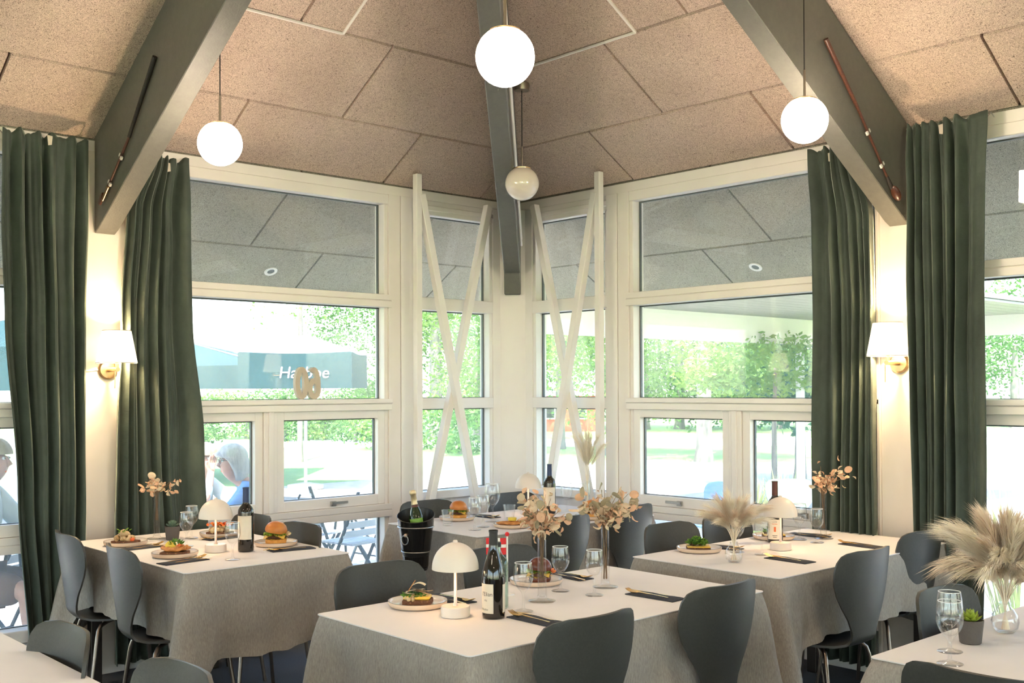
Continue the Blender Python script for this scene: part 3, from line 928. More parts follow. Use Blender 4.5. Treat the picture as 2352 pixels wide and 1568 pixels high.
mat('soil', (0.03, 0.02, 0.014), 0.95, bump=(80, 0.8))
mat('dry_peach', (0.76, 0.49, 0.32), 0.7, var=(25, (0.66, 0.37, 0.22), 3))
mat('dry_cream', (0.76, 0.62, 0.44), 0.7, var=(25, (0.62, 0.47, 0.31), 3))
mat('dry_sage', (0.42, 0.37, 0.25), 0.7, var=(25, (0.32, 0.27, 0.17), 3))
mat('dry_stem', (0.20, 0.12, 0.06), 0.8)
mat('pampas', (0.95, 0.87, 0.72), 0.85, var=(12, (0.88, 0.76, 0.58), 2))
mat('pampas_pink', (0.88, 0.72, 0.56), 0.85, var=(12, (0.78, 0.60, 0.44), 2))
mat('black_metal', (0.055, 0.052, 0.048), 0.16, 0.85)
mat('black_satin', (0.03, 0.03, 0.028), 0.35, 0.4)
mat('flag_red', (0.72, 0.02, 0.025), 0.6)
mat('flag_white', (0.85, 0.83, 0.80), 0.6)
def ctr(mb, x, y, z):
    return mb
# ---- stemware, tumblers
def wineglass_mesh():
    g = MB().lathe([(0.0, 0.0), (0.033, 0.0), (0.0345, 0.0015), (0.030, 0.004), (0.012, 0.0065), (0.0052, 0.013), (0.0042, 0.035), (0.0046, 0.058), (0.008, 0.068), (0.018, 0.078), (0.028, 0.092),
                    (0.0345, 0.110), (0.0355, 0.124), (0.0335, 0.145), (0.0300, 0.168), (0.0290, 0.168), (0.0322, 0.145), (0.0342, 0.124), (0.033, 0.110), (0.0265, 0.0935), (0.016, 0.080), (0.0, 0.0735)], 28)
    return g.mesh('bowl', 'thin_glass', True, ang=60)
WG = wineglass_mesh()
RIM = MB().tube([(0.0295 * cos(2 * pi * k / 32), 0.0295 * sin(2 * pi * k / 32), 0.168) for k in range(33)], 0.0013, 6, False).mesh('rim', 'rim_highlight', True)
def wineglass(x, y, label, s=1.0):
    r = thing('wine_glass', label, 'glass', (x, y, TOP), random.uniform(0, 6), 'stemmed wine glasses')
    link('bowl', WG, r)
    link('rim', RIM, r)
    r.scale = (s, s, s)
TUM = MB().grid(lambda u, v: ((lambda rr, a: (rr * cos(a), rr * sin(a), interp([(0, 0.0), (0.06, 0.0), (0.5, 0.088), (0.55, 0.088), (0.95, 0.012), (1, 0.012)], v)))(
    interp([(0, 0.0), (0.06, 0.026), (0.34, 0.033), (0.5, 0.037), (0.55, 0.035), (0.95, 0.023), (1, 0)], v) * (1 + (0.035 * abs(cos(4.5 * 2 * pi * u)) if 0.05 < v < 0.32 else 0)), 2 * pi * u)), 36, 40, True).mesh('tumbler', 'thin_glass', True, ang=60)
def tumbler(x, y, label):
    o = link('water_tumbler', TUM, None, (x, y, TOP))
    tag(o, label, 'glass', 'faceted water tumblers')
# ---- mushroom lamps
def mushroom(x, y, label):
    r = thing('table_lamp', label, 'lamp', (x, y, TOP), 0, 'cream mushroom table lamps')
    MB().lathe([(0, 0), (0.047, 0), (0.050, 0.002), (0.050, 0.032), (0.047, 0.036), (0, 0.0365)], 40).build('base', 'cream_metal', r, True)
    MB().lathe([(0.0, 0.0365), (0.009, 0.0365), (0.0085, 0.041), (0.0058, 0.046), (0.0056, 0.19), (0, 0.19)], 16).build('stem', 'rose_metal', r, True)
    pr = []
    for k in range(17):
        a = pi / 2 * k / 16
        pr.append((0.0795 * cos(a), 0.160 + 0.090 * sin(a) ** 0.92))
    pr[-1] = (0.004, pr[-1][1])
    sh = MB().lathe([(0.0775, 0.1605)] + pr + [(0.0, pr[-1][1])], 48)
    sh.lathe([(0.0, 0.245)] + [(0.0765 * cos(pi / 2 * (1 - k / 10)), 0.161 + 0.085 * sin(pi / 2 * (1 - k / 10))) for k in range(1, 11)], 48)
    sh.build('shade', 'cream_metal', r, True)
    MB().lathe([(0, 0.248), (0.008, 0.248), (0.0085, 0.2545), (0.006, 0.2575), (0, 0.258)], 16).build('finial', 'cream_metal', r, True)
    MB().lathe([(0.0, 0.175), (0.040, 0.175), (0.040, 0.18), (0, 0.18)], 24).build('diffuser', 'lamp_diffuser', r, True)
    l = bpy.data.lights.new('table_lamp_bulb', 'POINT')
    l.energy = 0.16
    l.color = (1.0, 0.60, 0.30)
    l.shadow_soft_size = 0.02
    lo = link('bulb_light', l, r)
    lo.location = (0, 0, 0.168)
# ---- bottles
def text_mesh(s, size, shear=0.0, ext=0.0, fat=0.0):
    c = bpy.data.curves.new('lettering', 'FONT')
    c.body = s
    c.size = size
    c.shear = shear
    c.extrude = ext
    c.offset = fat
    c.align_x = 'CENTER'
    o = bpy.data.objects.new('lettering', c)
    me = bpy.data.meshes.new_from_object(o)
    bpy.data.objects.remove(o)
    bpy.data.curves.remove(c)
    return me
def wrap_text(s, size, R, z, ang, m, parent, shear=0.0):
    me = text_mesh(s, size, shear)
    bm = bmesh.new()
    bm.from_mesh(me)
    bmesh.ops.subdivide_edges(bm, edges=[e for e in bm.edges if e.calc_length() > 0.004], cuts=1)
    for v in bm.verts:
        a = ang + v.co.x / R
        v.co = Vector((R * cos(a), R * sin(a), z + v.co.y))
    bm.to_mesh(me)
    bm.free()
    me.materials.clear()
    me.materials.append(MATS[m])
    return link('lettering', me, parent)
def patch(R, a0, a1, z0, z1, m, parent, name='label'):
    n = 20
    return MB().grid(lambda u, v: (R * cos(lerp(a0, a1, u)), R * sin(lerp(a0, a1, u)), lerp(z0, z1, v)), n, 4).build(name, m, parent, True)
BORDEAUX = [(0.0, 0.004), (0.032, 0.0), (0.0372, 0.004), (0.0375, 0.01), (0.0375, 0.185), (0.036, 0.198), (0.029, 0.212), (0.0185, 0.224), (0.0145, 0.236), (0.0138, 0.298), (0.0150, 0.299), (0.0150, 0.305), (0, 0.305)]
BURGUNDY = [(0.0, 0.004), (0.034, 0.0), (0.0388, 0.004), (0.039, 0.012), (0.039, 0.130), (0.0375, 0.150), (0.031, 0.180), (0.022, 0.208), (0.0165, 0.230), (0.0145, 0.250), (0.0138, 0.286), (0.0152, 0.287), (0.0152, 0.294), (0, 0.294)]
def bottle(x, y, kind, label, foil, lab, rz=0.0, glass='bottle_dark', zf=None):
    r = thing('wine_bottle', label, 'bottle', (x, y, TOP), rz, 'wine bottles')
    P_ = BORDEAUX if kind == 'b' else BURGUNDY
    MB().lathe(P_, 36).build('glass', glass, r, True, ang=50)
    H = P_[-1][1]
    z0 = zf or (0.236 if kind == 'b' else 0.243)
    rr = [(q[0] + 0.0006, q[1]) for q in P_ if q[1] >= z0]
    MB().lathe([(rr[0][0], z0 - 0.004)] + rr + [(0, H + 0.0006)], 28).build('capsule', foil, r, True)
    lab(r)
    return r
VIEW = atan2(-5.3057 + 2.9, 5.79 - 3.0)
def lab_front(r):
    R = 0.0394
    a = VIEW - 0.75
    patch(R, a - 0.95, a + 0.72, 0.020, 0.118, 'paper_label', r)
    wrap_text("l'Elian", 0.019, R + 0.0004, 0.078, a + 0.12, 'ink', r)
    wrap_text("ris", 0.012, R + 0.0004, 0.060, a + 0.0, 'ink', r)
    wrap_text("Rhodes", 0.010, R + 0.0004, 0.030, a - 0.12, 'ink', r)
    patch(R, a + 1.62, a + 2.6, 0.022, 0.115, 'paper_label', r, 'back_label')
def lab_left(r):
    patch(0.0379, VIEW - 1.35, VIEW + 0.95, 0.060, 0.172, 'paper_label', r)
def lab_right(r):
    R = 0.0379
    patch(R, VIEW - 1.4, VIEW + 0.75, 0.020, 0.118, 'paper_label', r)
    patch(R, VIEW - 1.4, VIEW + 0.75, 0.125, 0.160, 'label_black', r, 'neck_label')
    wrap_text("&O", 0.014, R + 0.0004, 0.134, VIEW - 0.55, 'flag_white', r)
    for k, (z, w) in enumerate(((0.105, 0.02), (0.095, 0.026), (0.038, 0.024), (0.03, 0.018))):
        patch(R + 0.0004, VIEW - 0.3 - w / R / 2, VIEW - 0.3 + w / R / 2, z, z + 0.0025, 'orange_ink' if k == 1 else 'ink', r, 'printed_line')
    patch(R + 0.0004, VIEW - 0.42, VIEW - 0.16, 0.058, 0.082, 'orange_ink', r, 'emblem')
def lab_rear(r):
    patch(0.0379, VIEW - 1.3, VIEW + 1.0, 0.05, 0.165, 'paper_label', r)
# ---- plates and food
PL = MB().lathe([(0, 0.0), (0.070, 0.0), (0.098, 0.004), (0.104, 0.012), (0.1055, 0.0215), (0.1035, 0.0225), (0.1015, 0.0135), (0.095, 0.0085), (0.06, 0.0065), (0, 0.0062)], 48).mesh('dish', 'stoneware', True, ang=50)
PG = MB().lathe([(0.0, 0.0068), (0.06, 0.0071), (0.0945, 0.0092), (0.1005, 0.0142), (0.1025, 0.0215), (0.1018, 0.0215), (0.0995, 0.0150), (0.0938, 0.0100), (0.06, 0.0078), (0.0, 0.0075)], 48).mesh('glaze', 'glaze', True, ang=50)
PE = MB().tube([(0.1045 * cos(2 * pi * k / 56), 0.1045 * sin(2 * pi * k / 56), 0.0222) for k in range(57)], 0.0010, 6, False).mesh('edge_line', 'plate_edge', True)
def plate(x, y, label, s=1.0):
    r = thing('plate', label, 'plate', (x, y, TOP), 0, 'stoneware plates')
    link('dish', PL, r)
    link('glaze', PG, r)
    link('edge_line', PE, r)
    r.scale = (s, s, s)
FZ = TOP + 0.0082
def blobs(rnd, n, c, spread, r, sq=0.6):
    mb = MB()
    for _ in range(n):
        a = rnd.uniform(0, 2 * pi)
        q = sqrt(rnd.random())
        p = (c[0] + spread[0] * q * cos(a), c[1] + spread[1] * q * sin(a), c[2] + spread[2] * rnd.random() * (1.1 - q))
        k = rnd.uniform(0.6, 1.2) * r
        mb.ball(p, (k, k * rnd.uniform(0.6, 1), k * sq * rnd.uniform(0.7, 1.2)), 8, 6, Quaternion((rnd.uniform(-1, 1), rnd.uniform(-1, 1), rnd.uniform(-1, 1), rnd.uniform(-1, 1))).normalized())
    return mb
def leaves(rnd, n, c, spread, L_, w_, lift=0.4):
    mb = MB()
    for _ in range(n):
        a = rnd.uniform(0, 2 * pi)
        q = sqrt(rnd.random())
        p = Vector((c[0] + spread[0] * q * cos(a), c[1] + spread[1] * q * sin(a), c[2] + spread[2] * rnd.random() * (1.15 - q)))
        d = Vector((cos(a), sin(a), rnd.uniform(-0.2, lift + 0.6))).normalized()
        s_ = d.cross(Vector((0, 0, 1))).normalized()
        u = s_.cross(d)
        k = rnd.uniform(0.6, 1.2)
        mb.add([p, p + d * L_ * k * 0.5 + s_ * w_ * k + u * 0.002, p + d * L_ * k * 0.55 - u * 0.003, p + d * L_ * k * 0.5 - s_ * w_ * k + u * 0.002, p + d * L_ * k], [(0, 1, 2), (0, 2, 3), (1, 4, 2), (2, 4, 3)])
    return mb
def bread(w, d, h, m, rz):
    mb = MB().box(-w / 2, w / 2, -d / 2, d / 2, 0, h)
    return mb
def food(name, x, y, rz, label):
    r = thing(name, label, 'food', (x, y, FZ), rz, 'dishes of food')
    r.scale = (1.18, 1.18, 1.18)
    return r
def sandwich_base(r, m, w=0.095, d=0.075, h=0.013):
    MB().box(-w / 2, w / 2, -d / 2, d / 2, 0, h).build('bread', m, r, True, ang=30, bevel=0.002)
def s_salad(x, y, rz, label):
    rnd = random.Random(21)
    r = food('open_sandwich', x, y, rz, label)
    sandwich_base(r, 'rye')
    blobs(rnd, 34, (-0.006, 0, 0.018), (0.040, 0.034, 0.040), 0.013, 0.7).build('chicken_salad', 'salad_beige', r, True)
    blobs(rnd, 10, (-0.012, -0.02, 0.018), (0.03, 0.012, 0.012), 0.016, 0.4).build('mushroom_slices', 'mushroom', r, True)
    leaves(rnd, 10, (-0.008, 0, 0.05), (0.02, 0.02, 0.012), 0.022, 0.006).build('greens', 'lettuce', r)
    blobs(rnd, 4, (0.032, -0.012, 0.018), (0.012, 0.014, 0.010), 0.011, 0.8).build('tomato_pieces', 'tomato', r, True)
def s_fish(x, y, rz, label):
    rnd = random.Random(22)
    r = food('open_sandwich', x, y, rz, label)
    sandwich_base(r, 'rye')
    def fl(u, v):
        a = 2 * pi * u
        k = sin(pi * v)
        return (0.060 * k * cos(a) * (1 + 0.10 * sin(3 * a)), 0.034 * k * sin(a), 0.020 - 0.010 * cos(pi * v) + 0.006 * cos(a) ** 2 + 0.002 * sin(7 * a))
    MB().grid(fl, 24, 10, True).build('fried_fish', 'fish_fried', r, True)
    MB().lathe([(0, 0.0), (0.021, 0.0), (0.022, 0.003), (0.021, 0.006), (0, 0.006)], 20, (-0.016, 0.0, 0.034), (0.3, -0.7, 0.7)).build('lemon_slice', 'lemon', r, True)
    leaves(rnd, 18, (0.004, 0.004, 0.036), (0.022, 0.018, 0.016), 0.028, 0.007).build('greens', 'herb', r)
    blobs(rnd, 7, (0.034, -0.004, 0.030), (0.018, 0.014, 0.010), 0.010, 0.8).build('shrimp', 'fish_fried', r, True)
    blobs(rnd, 3, (0.024, -0.008, 0.034), (0.012, 0.010, 0.010), 0.008, 0.8).build('tomato_pieces', 'tomato', r, True)
def s_red(x, y, rz, label):
    rnd = random.Random(23)
    r = food('open_sandwich', x, y, rz, label)
    sandwich_base(r, 'rye', 0.10, 0.075)
    blobs(rnd, 26, (0, 0, 0.018), (0.042, 0.032, 0.026), 0.013, 0.7).build('egg_salad', 'salad_beige', r, True)
    leaves(rnd, 8, (0, 0, 0.034), (0.03, 0.024, 0.01), 0.026, 0.008).build('greens', 'lettuce', r)
    for k in range(7):
        a = rnd.uniform(0, 6.28)
        px, py = 0.030 * cos(a) * rnd.random() + (-0.02 if k % 2 else 0.02), 0.022 * sin(a)
        MB().grid(lambda u, v: (px + lerp(-0.022, 0.022, u), py + lerp(-0.008, 0.008, v), 0.048 + 0.006 * sin(u * 9 + k) + 0.004 * cos(v * 4 + k)), 8, 3).build('bacon_slice', 'tomato', r, True)
def s_egg(x, y, rz, label):
    rnd = random.Random(24)
    r = food('open_sandwich', x, y, rz, label)
    sandwich_base(r, 'rye', 0.085, 0.062, 0.016)
    MB().box(-0.040, 0.040, -0.029, 0.029, 0.0162, 0.026).build('egg_layer', 'egg_yellow', r, True, bevel=0.004)
    leaves(rnd, 46, (-0.012, -0.006, 0.024), (0.030, 0.024, 0.012), 0.016, 0.004, 0.1).build('cress', 'herb', r)
    blobs(rnd, 12, (-0.02, -0.024, 0.018), (0.018, 0.008, 0.010), 0.007, 0.7).build('diced_topping', 'salad_beige', r, True)
    for k, (px, py, rz_, pz) in enumerate(((-0.012, 0.008, 0.4, 0.036), (0.010, -0.004, -0.3, 0.034), (0.0, 0.012, 1.0, 0.044), (0.018, 0.010, 0.2, 0.042), (-0.018, -0.008, -0.6, 0.036))):
        mb = MB().grid(lambda u, v: (lerp(-0.026, 0.026, u), lerp(-0.006, 0.006, v), 0.005 * sin(2.5 * u + k)), 8, 2)
        mb.xf(lambda p: Vector((px + p.x * cos(rz_) - p.y * sin(rz_), py + p.x * sin(rz_) + p.y * cos(rz_), pz + p.z)))
        mb.build('shaving', 'mushroom' if k % 2 else 'shaving', r, True)
    MB().bar((-0.030, 0.0, 0.036), (-0.008, 0.006, 0.070), 0.006, 0.002).build('breadstick', 'toast', r)
    MB().grid(lambda u, v: (lerp(-0.016, 0.024, u), lerp(-0.014, 0.014, v), 0.056 + 0.008 * sin(3 * u)), 8, 3).build('shaving', 'shaving', r, True)
def s_green(x, y, rz, label, m='toast', big=True):
    rnd = random.Random(25 if big else 26)
    r = food('open_sandwich', x, y, rz, label)
    MB().box(-0.046, 0.046, -0.036, 0.036, 0, 0.011).build('bread', 'rye', r, True, bevel=0.002)
    MB().box(-0.046, 0.046, -0.036, 0.036, 0.0115, 0.016).build('cheese_layer', 'egg_yellow', r, True, bevel=0.002)
    blobs(rnd, 10, (-0.008, 0, 0.018), (0.026, 0.018, 0.010), 0.010, 0.6).build('onion_relish', 'patty', r, True)
    leaves(rnd, 150 if big else 50, (-0.006, 0, 0.022), (0.036, 0.028, 0.026), 0.018, 0.006, 0.5).build('cress' if big else 'greens', 'lettuce' if not big else 'herb', r)
    leaves(rnd, 90 if big else 10, (-0.006, 0, 0.024), (0.034, 0.028, 0.030), 0.016, 0.006, 0.7).build('lettuce', 'lettuce', r)
def s_schnitzel(x, y, rz, label):
    rnd = random.Random(27)
    r = food('fried_fish_plate', x, y, rz, label)
    def fl(u, v):
        a = 2 * pi * u
        k = sin(pi * v)
        return (0.075 * k * cos(a) * (1 + 0.08 * sin(3 * a)), 0.036 * k * sin(a), 0.012 - 0.009 * cos(pi * v) + 0.002 * sin(5 * a))
    MB().grid(fl, 28, 10, True).build('fried_fillet', 'fish_fried', r, True)
    MB().box(-0.03, 0.03, -0.03, 0.025, 0.0, 0.010).build('bread', 'rye', r, bevel=0.002)
    MB().lathe([(0, 0.0), (0.020, 0.0), (0.021, 0.008), (0.020, 0.014), (0, 0.015)], 18, (0.0, 0.01, 0.024)).build('lemon_wedge', 'lemon', r, True)
    blobs(rnd, 9, (0.045, 0.01, 0.016), (0.02, 0.018, 0.014), 0.011, 0.7).build('shrimp', 'salad_beige', r, True)
def burger(x, y, rz, label, dark=False, tilt=0.12, s=1.0):
    rnd = random.Random(31)
    r = thing('burger', label, 'food', (x, y, FZ), rz, 'burgers')
    R = 0.050
    top = 'bun_dark' if dark else 'bun'
    MB().lathe([(0, 0), (R * 0.86, 0.0), (R * 0.95, 0.006), (R * 0.98, 0.018), (R * 0.93, 0.024), (0, 0.025)], 36).build('bottom_bun', 'bun_cut' if not dark else 'bun_dark', r, True)
    def ruf(z, rad, am, n, th):
        return lambda u, v: (lerp(0.2, 1, v) * (rad + am * sin(n * 2 * pi * u) * v) * cos(2 * pi * u), lerp(0.2, 1, v) * (rad + am * sin(n * 2 * pi * u + 1) * v) * sin(2 * pi * u), z + th * sin(n * 2 * pi * u * 1.5) * v - 0.004 * v)
    MB().grid(ruf(0.029, R * 1.02, 0.004, 7, 0.003), 64, 5, True).build('sauce', 'cheese', r, True)
    MB().lathe([(0, 0.028), (R * 0.92, 0.028), (R * 0.98, 0.034), (R * 0.95, 0.042), (0, 0.043)], 30).build('patty', 'patty', r, True)
    MB().grid(lambda u, v: (lerp(-R, R, u) * 0.98, lerp(-R, R, v) * 0.98, 0.0455 - 0.022 * max(0, (abs(2 * u - 1) + abs(2 * v - 1)) - 1.15)), 10, 10).build('cheese', 'cheese', r, True)
    MB().grid(ruf(0.050, R * 1.10, 0.007, 9, 0.006), 80, 6, True).build('lettuce', 'lettuce', r, True)
    blobs(rnd, 8, (0.045, 0.0, 0.045), (0.02, 0.03, 0.02), 0.010, 0.5).build('slaw', 'salad_beige' if not dark else 'tomato', r, True)
    mb = MB().lathe([(0, 0.0), (R * 0.98, 0.0), (R * 1.04, 0.008), (R * 1.00, 0.020), (R * 0.86, 0.034), (R * 0.60, 0.045), (R * 0.3, 0.050), (0, 0.051)], 36)
    ca, sa = cos(tilt), sin(tilt)
    mb.xf(lambda p: Vector((p.x * ca + p.z * sa, p.y, -p.x * sa + p.z * ca + 0.054)))
    mb.build('top_bun', top, r, True)
    r.scale = (s, s, s)
# ---- napkins with cutlery (along +x, tine end at +x)
def napkin_meshes():
    a = MB().ext([(-0.11, -0.042, 0.0004), (0.11, -0.042, 0.0004), (0.11, 0.042, 0.0004), (-0.11, 0.042, 0.0004)], (0, 0, 0.0035)).mesh('under_fold', 'napkin_cloth', bevel=0.001)
    b = MB().grid(lambda u, v: (lerp(-0.109, 0.055 + 0.02 * (1 - v), u), lerp(-0.040, 0.041, v), 0.0042 + 0.0065 * sin(pi * v) ** 0.7 * ss(0, 0.35, u) + 0.0012 * sin(9 * u + 3 * v)), 14, 8).mesh('top_fold', 'napkin_cloth', True, ang=70)
    return a, b
NK = napkin_meshes()
FK = MB()
FK.bar((-0.06, 0, 0.008), (0.075, 0, 0.0125), 0.007, 0.0025)
FK.add([(0.07, -0.0035, 0.0115), (0.07, 0.0035, 0.0115), (0.085, 0.011, 0.0095), (0.085, -0.011, 0.0095), (0.07, -0.0035, 0.0135), (0.07, 0.0035, 0.0135), (0.085, 0.011, 0.0115), (0.085, -0.011, 0.0115)],
       [(0, 3, 2, 1), (4, 5, 6, 7), (0, 1, 5, 4), (2, 3, 7, 6), (0, 4, 7, 3), (1, 2, 6, 5)])
for k in range(4):
    yy = -0.0092 + 0.0061 * k
    FK.tube([(0.082, yy, 0.0105), (0.100, yy * 1.05, 0.0095), (0.118, yy * 1.05, 0.0135), (0.132, yy, 0.020)], [0.0026, 0.0024, 0.002, 0.001], 6)
FKM = FK.mesh('fork', 'gold', True, ang=40)
KNM = MB().ext([(-0.06, -0.004, 0.006), (0.06, -0.005, 0.0075), (0.115, -0.009, 0.0060), (0.128, -0.006, 0.0055), (0.118, 0.001, 0.0060), (0.06, 0.003, 0.0075), (-0.06, 0.004, 0.006)], (0, 0, 0.0022)).mesh('knife', 'gold', True, ang=40)
def setting(x, y, rz, where, knife=True, mirror=1):
    r = thing('napkin', 'dark slate folded napkin ' + where, 'napkin', (x, y, TOP), rz, 'dark folded napkins')
    link('under_fold', NK[0], r)
    link('top_fold', NK[1], r)
    def off(dx, dy): return (x + dx * cos(rz) - dy * sin(rz), y + dx * sin(rz) + dy * cos(rz), TOP)
    f_ = link('fork', FKM, None, off(-0.008, 0.012 * mirror), rz)
    tag(f_, 'gold fork in the dark napkin ' + where, 'fork', 'gold forks')
    if knife:
        k_ = link('knife', KNM, None, off(0.004, -0.022 * mirror), rz)
        tag(k_, 'gold knife in the dark napkin ' + where, 'knife', 'gold knives')
# ---- plants
def succulent(x, y, label, m, s=1.0):
    r = thing('potted_succulent', label, 'plant', (x, y, TOP), random.uniform(0, 3), 'potted succulents')
    MB().lathe([(0, 0), (0.026, 0), (0.029, 0.003), (0.0355, 0.062), (0.0355, 0.066), (0.033, 0.066), (0.031, 0.056), (0, 0.056)], 32).build('pot', 'pot_clay', r, True)
    MB().lathe([(0, 0.058), (0.031, 0.0575), (0.031, 0.056)], 20).build('soil', 'soil', r, True)
    lf = MB()
    def fn(u, v):
        a = 2 * pi * u
        w = 0.0085 * sin(pi * min(1, v * 0.93 + 0.07)) ** 0.7
        return (0.036 * v, w * cos(a), 0.0032 * sin(pi * v) * sin(a) + 0.010 * v * v)
    lm = lf.grid(fn, 8, 8, True).mesh('leaf', m, True, ang=80)
    n = 0
    for ring, (cnt, el, sc) in enumerate(((9, 0.25, 1.0), (8, 0.62, 0.92), (7, 0.95, 0.78), (5, 1.25, 0.6))):
        for k in range(cnt):
            o = link('leaf', lm, r, (0, 0, 0.060 + 0.004 * ring))
            o.rotation_euler = (0, -el, 2 * pi * (k + 0.5 * (ring % 2)) / cnt)
            o.scale = (sc, sc, sc)
    r.scale = (s, s, s)
def tube_vase(x, y, label, h=0.230):
    r = thing('glass_vase', label, 'vase', (x, y, TOP), 0, 'tall tube vases')
    MB().lathe([(0, 0.0), (0.048, 0.0), (0.0495, 0.002), (0.044, 0.0035), (0.024, 0.006), (0.0168, 0.013), (0.0158, 0.03), (0.0158, h), (0.0142, h), (0.0142, 0.03), (0.013, 0.018), (0, 0.016)], 32).build('glass', 'thin_glass', r, True, ang=60)
    MB().tube([(0.015 * cos(2 * pi * k / 28), 0.015 * sin(2 * pi * k / 28), h) for k in range(29)], 0.0012, 6, False).build('rim', 'thin_glass', r, True)
def bulb_vase(x, y, label, s=1.0):
    r = thing('glass_vase', label, 'vase', (x, y, TOP), 0, 'round bulb vases')
    MB().lathe([(0, 0.0), (0.022, 0.0), (0.034, 0.014), (0.038, 0.032), (0.034, 0.052), (0.022, 0.068), (0.0155, 0.076), (0.0165, 0.084), (0.0155, 0.084), (0.0145, 0.077), (0.021, 0.067), (0.0325, 0.051), (0.0362, 0.032), (0.032, 0.015), (0.02, 0.004), (0, 0.004)], 32).build('glass', 'thin_glass', r, True, ang=60)
    MB().tube([(0.016 * cos(2 * pi * k / 28), 0.016 * sin(2 * pi * k / 28), 0.084) for k in range(29)], 0.0014, 6, False).build('rim', 'thin_glass', r, True)
    r.scale = (s, s, s)
def leaf_disc(m):
    return MB().grid(lambda u, v: (0.5 + 0.5 * (-cos(pi * v)), 0.42 * sin(pi * v) * (2 * u - 1), 0.10 * (2 * u - 1) ** 2 + 0.06 * sin(3 * v)), 4, 7).mesh('leaf', m, True, ang=80, recalc=False)
def petal(m):
    return MB().grid(lambda u, v: (v, 0.30 * sin(pi * min(1, v * 0.9 + 0.1)) * (2 * u - 1), 0.16 * sin(pi * v) + 0.12 * (2 * u - 1) ** 2), 3, 6).mesh('petal', m, True, ang=80, recalc=False)
LEAFM = {k: leaf_disc(k) for k in ('dry_sage', 'dry_cream', 'dry_peach')}
PETM = {k: petal(k) for k in ('dry_cream', 'dry_peach')}
def bunch(x, y, zt, label, seed, n_leaf, n_pet, rad, hgt, depth, lean=(0, 0), mix=(0.4, 0.3, 0.3)):
    """dried flowers standing in a tube vase whose mouth is at height zt above the table"""
    rnd = random.Random(seed)
    r = thing('dried_flower_bunch', label, 'flowers', (x, y, TOP), 0, 'dried flower bunches')
    tips = []
    for k in range(11):
        a = rnd.uniform(0, 2 * pi)
        q = rad * sqrt(rnd.uniform(0.05, 1))
        t = Vector((q * cos(a) + lean[0], q * sin(a) + lean[1], zt + hgt * rnd.uniform(0.35, 1)))
        b = Vector((0.008 * cos(a + 2), 0.008 * sin(a + 2), zt - depth))
        m_ = Vector((0.009 * cos(a), 0.009 * sin(a), zt + 0.005))
        MB().tube([b, m_, m_.lerp(t, 0.5) + Vector((0, 0, 0.02)), t], [0.0014, 0.0014, 0.0011, 0.0007], 5).build('stem', 'dry_stem', r, True)
        tips.append((m_, t))
    def place(me, name, L0, L1, low):
        m_, t = rnd.choice(tips)
        k = rnd.uniform(low, 1.03)
        p = m_.lerp(t, k) + Vector((rnd.uniform(-1, 1), rnd.uniform(-1, 1), rnd.uniform(-1, 1))) * 0.024
        o = link(name, me, r, p)
        d = Vector((p.x * 6 + rnd.uniform(-1, 1), p.y * 6 + rnd.uniform(-1, 1), rnd.uniform(-1.0, 0.9)))
        o.rotation_euler = (rnd.uniform(0, 6.28), -atan2(d.z, d.xy.length), atan2(d.y, d.x))
        s_ = rnd.uniform(L0, L1)
        o.scale = (s_, s_, s_)
    for k in range(n_leaf):
        c = rnd.random()
        m = 'dry_sage' if c < mix[0] else ('dry_cream' if c < mix[0] + mix[1] else 'dry_peach')
        place(LEAFM[m], 'leaf', 0.026, 0.044, 0.30)
    for k in range(n_pet):
        place(PETM['dry_cream' if rnd.random() < 0.55 else 'dry_peach'], 'petal', 0.020, 0.036, 0.10)
    return r
def plume_mesh(rnd, base, mid, tip, m, hairs, hl, name='plume', width=0.02):
    mb = MB()
    base, mid, tip = Vector(base), Vector(mid), Vector(tip)
    def cv(t): return base * (1 - t) ** 2 + mid * 2 * t * (1 - t) + tip * t * t
    mb.tube([cv(k / 10) for k in range(11)], [0.0014 - 0.0009 * k / 10 for k in range(11)], 5)
    for k in range(hairs):
        t = rnd.uniform(0.36, 1.0)
        p = cv(t)
        d = (cv(min(1, t + 0.03)) - cv(max(0, t - 0.03))).normalized()
        rv = Vector((rnd.uniform(-1, 1), rnd.uniform(-1, 1), rnd.uniform(-1, 1)))
        sdv = (rv - rv.dot(d) * d).normalized()
        spread = 0.48 * (1.15 - t * 0.5)
        L_ = hl * rnd.uniform(0.6, 1.2) * (1.12 - 0.55 * abs(t - 0.65))
        e = p + (d + sdv * spread * rnd.uniform(0.5, 1)).normalized() * L_ + Vector((0, 0, -0.30 * L_))
        mm = p.lerp(e, 0.5) + sdv * L_ * 0.05 + Vector((0, 0, 0.09 * L_))
        w = d.cross(sdv).normalized() * 0.00055
        mb.add([p + w, p - w, mm - w * 1.3, mm + w * 1.3, e], [(0, 1, 2, 3), (3, 2, 4)])
    return mb
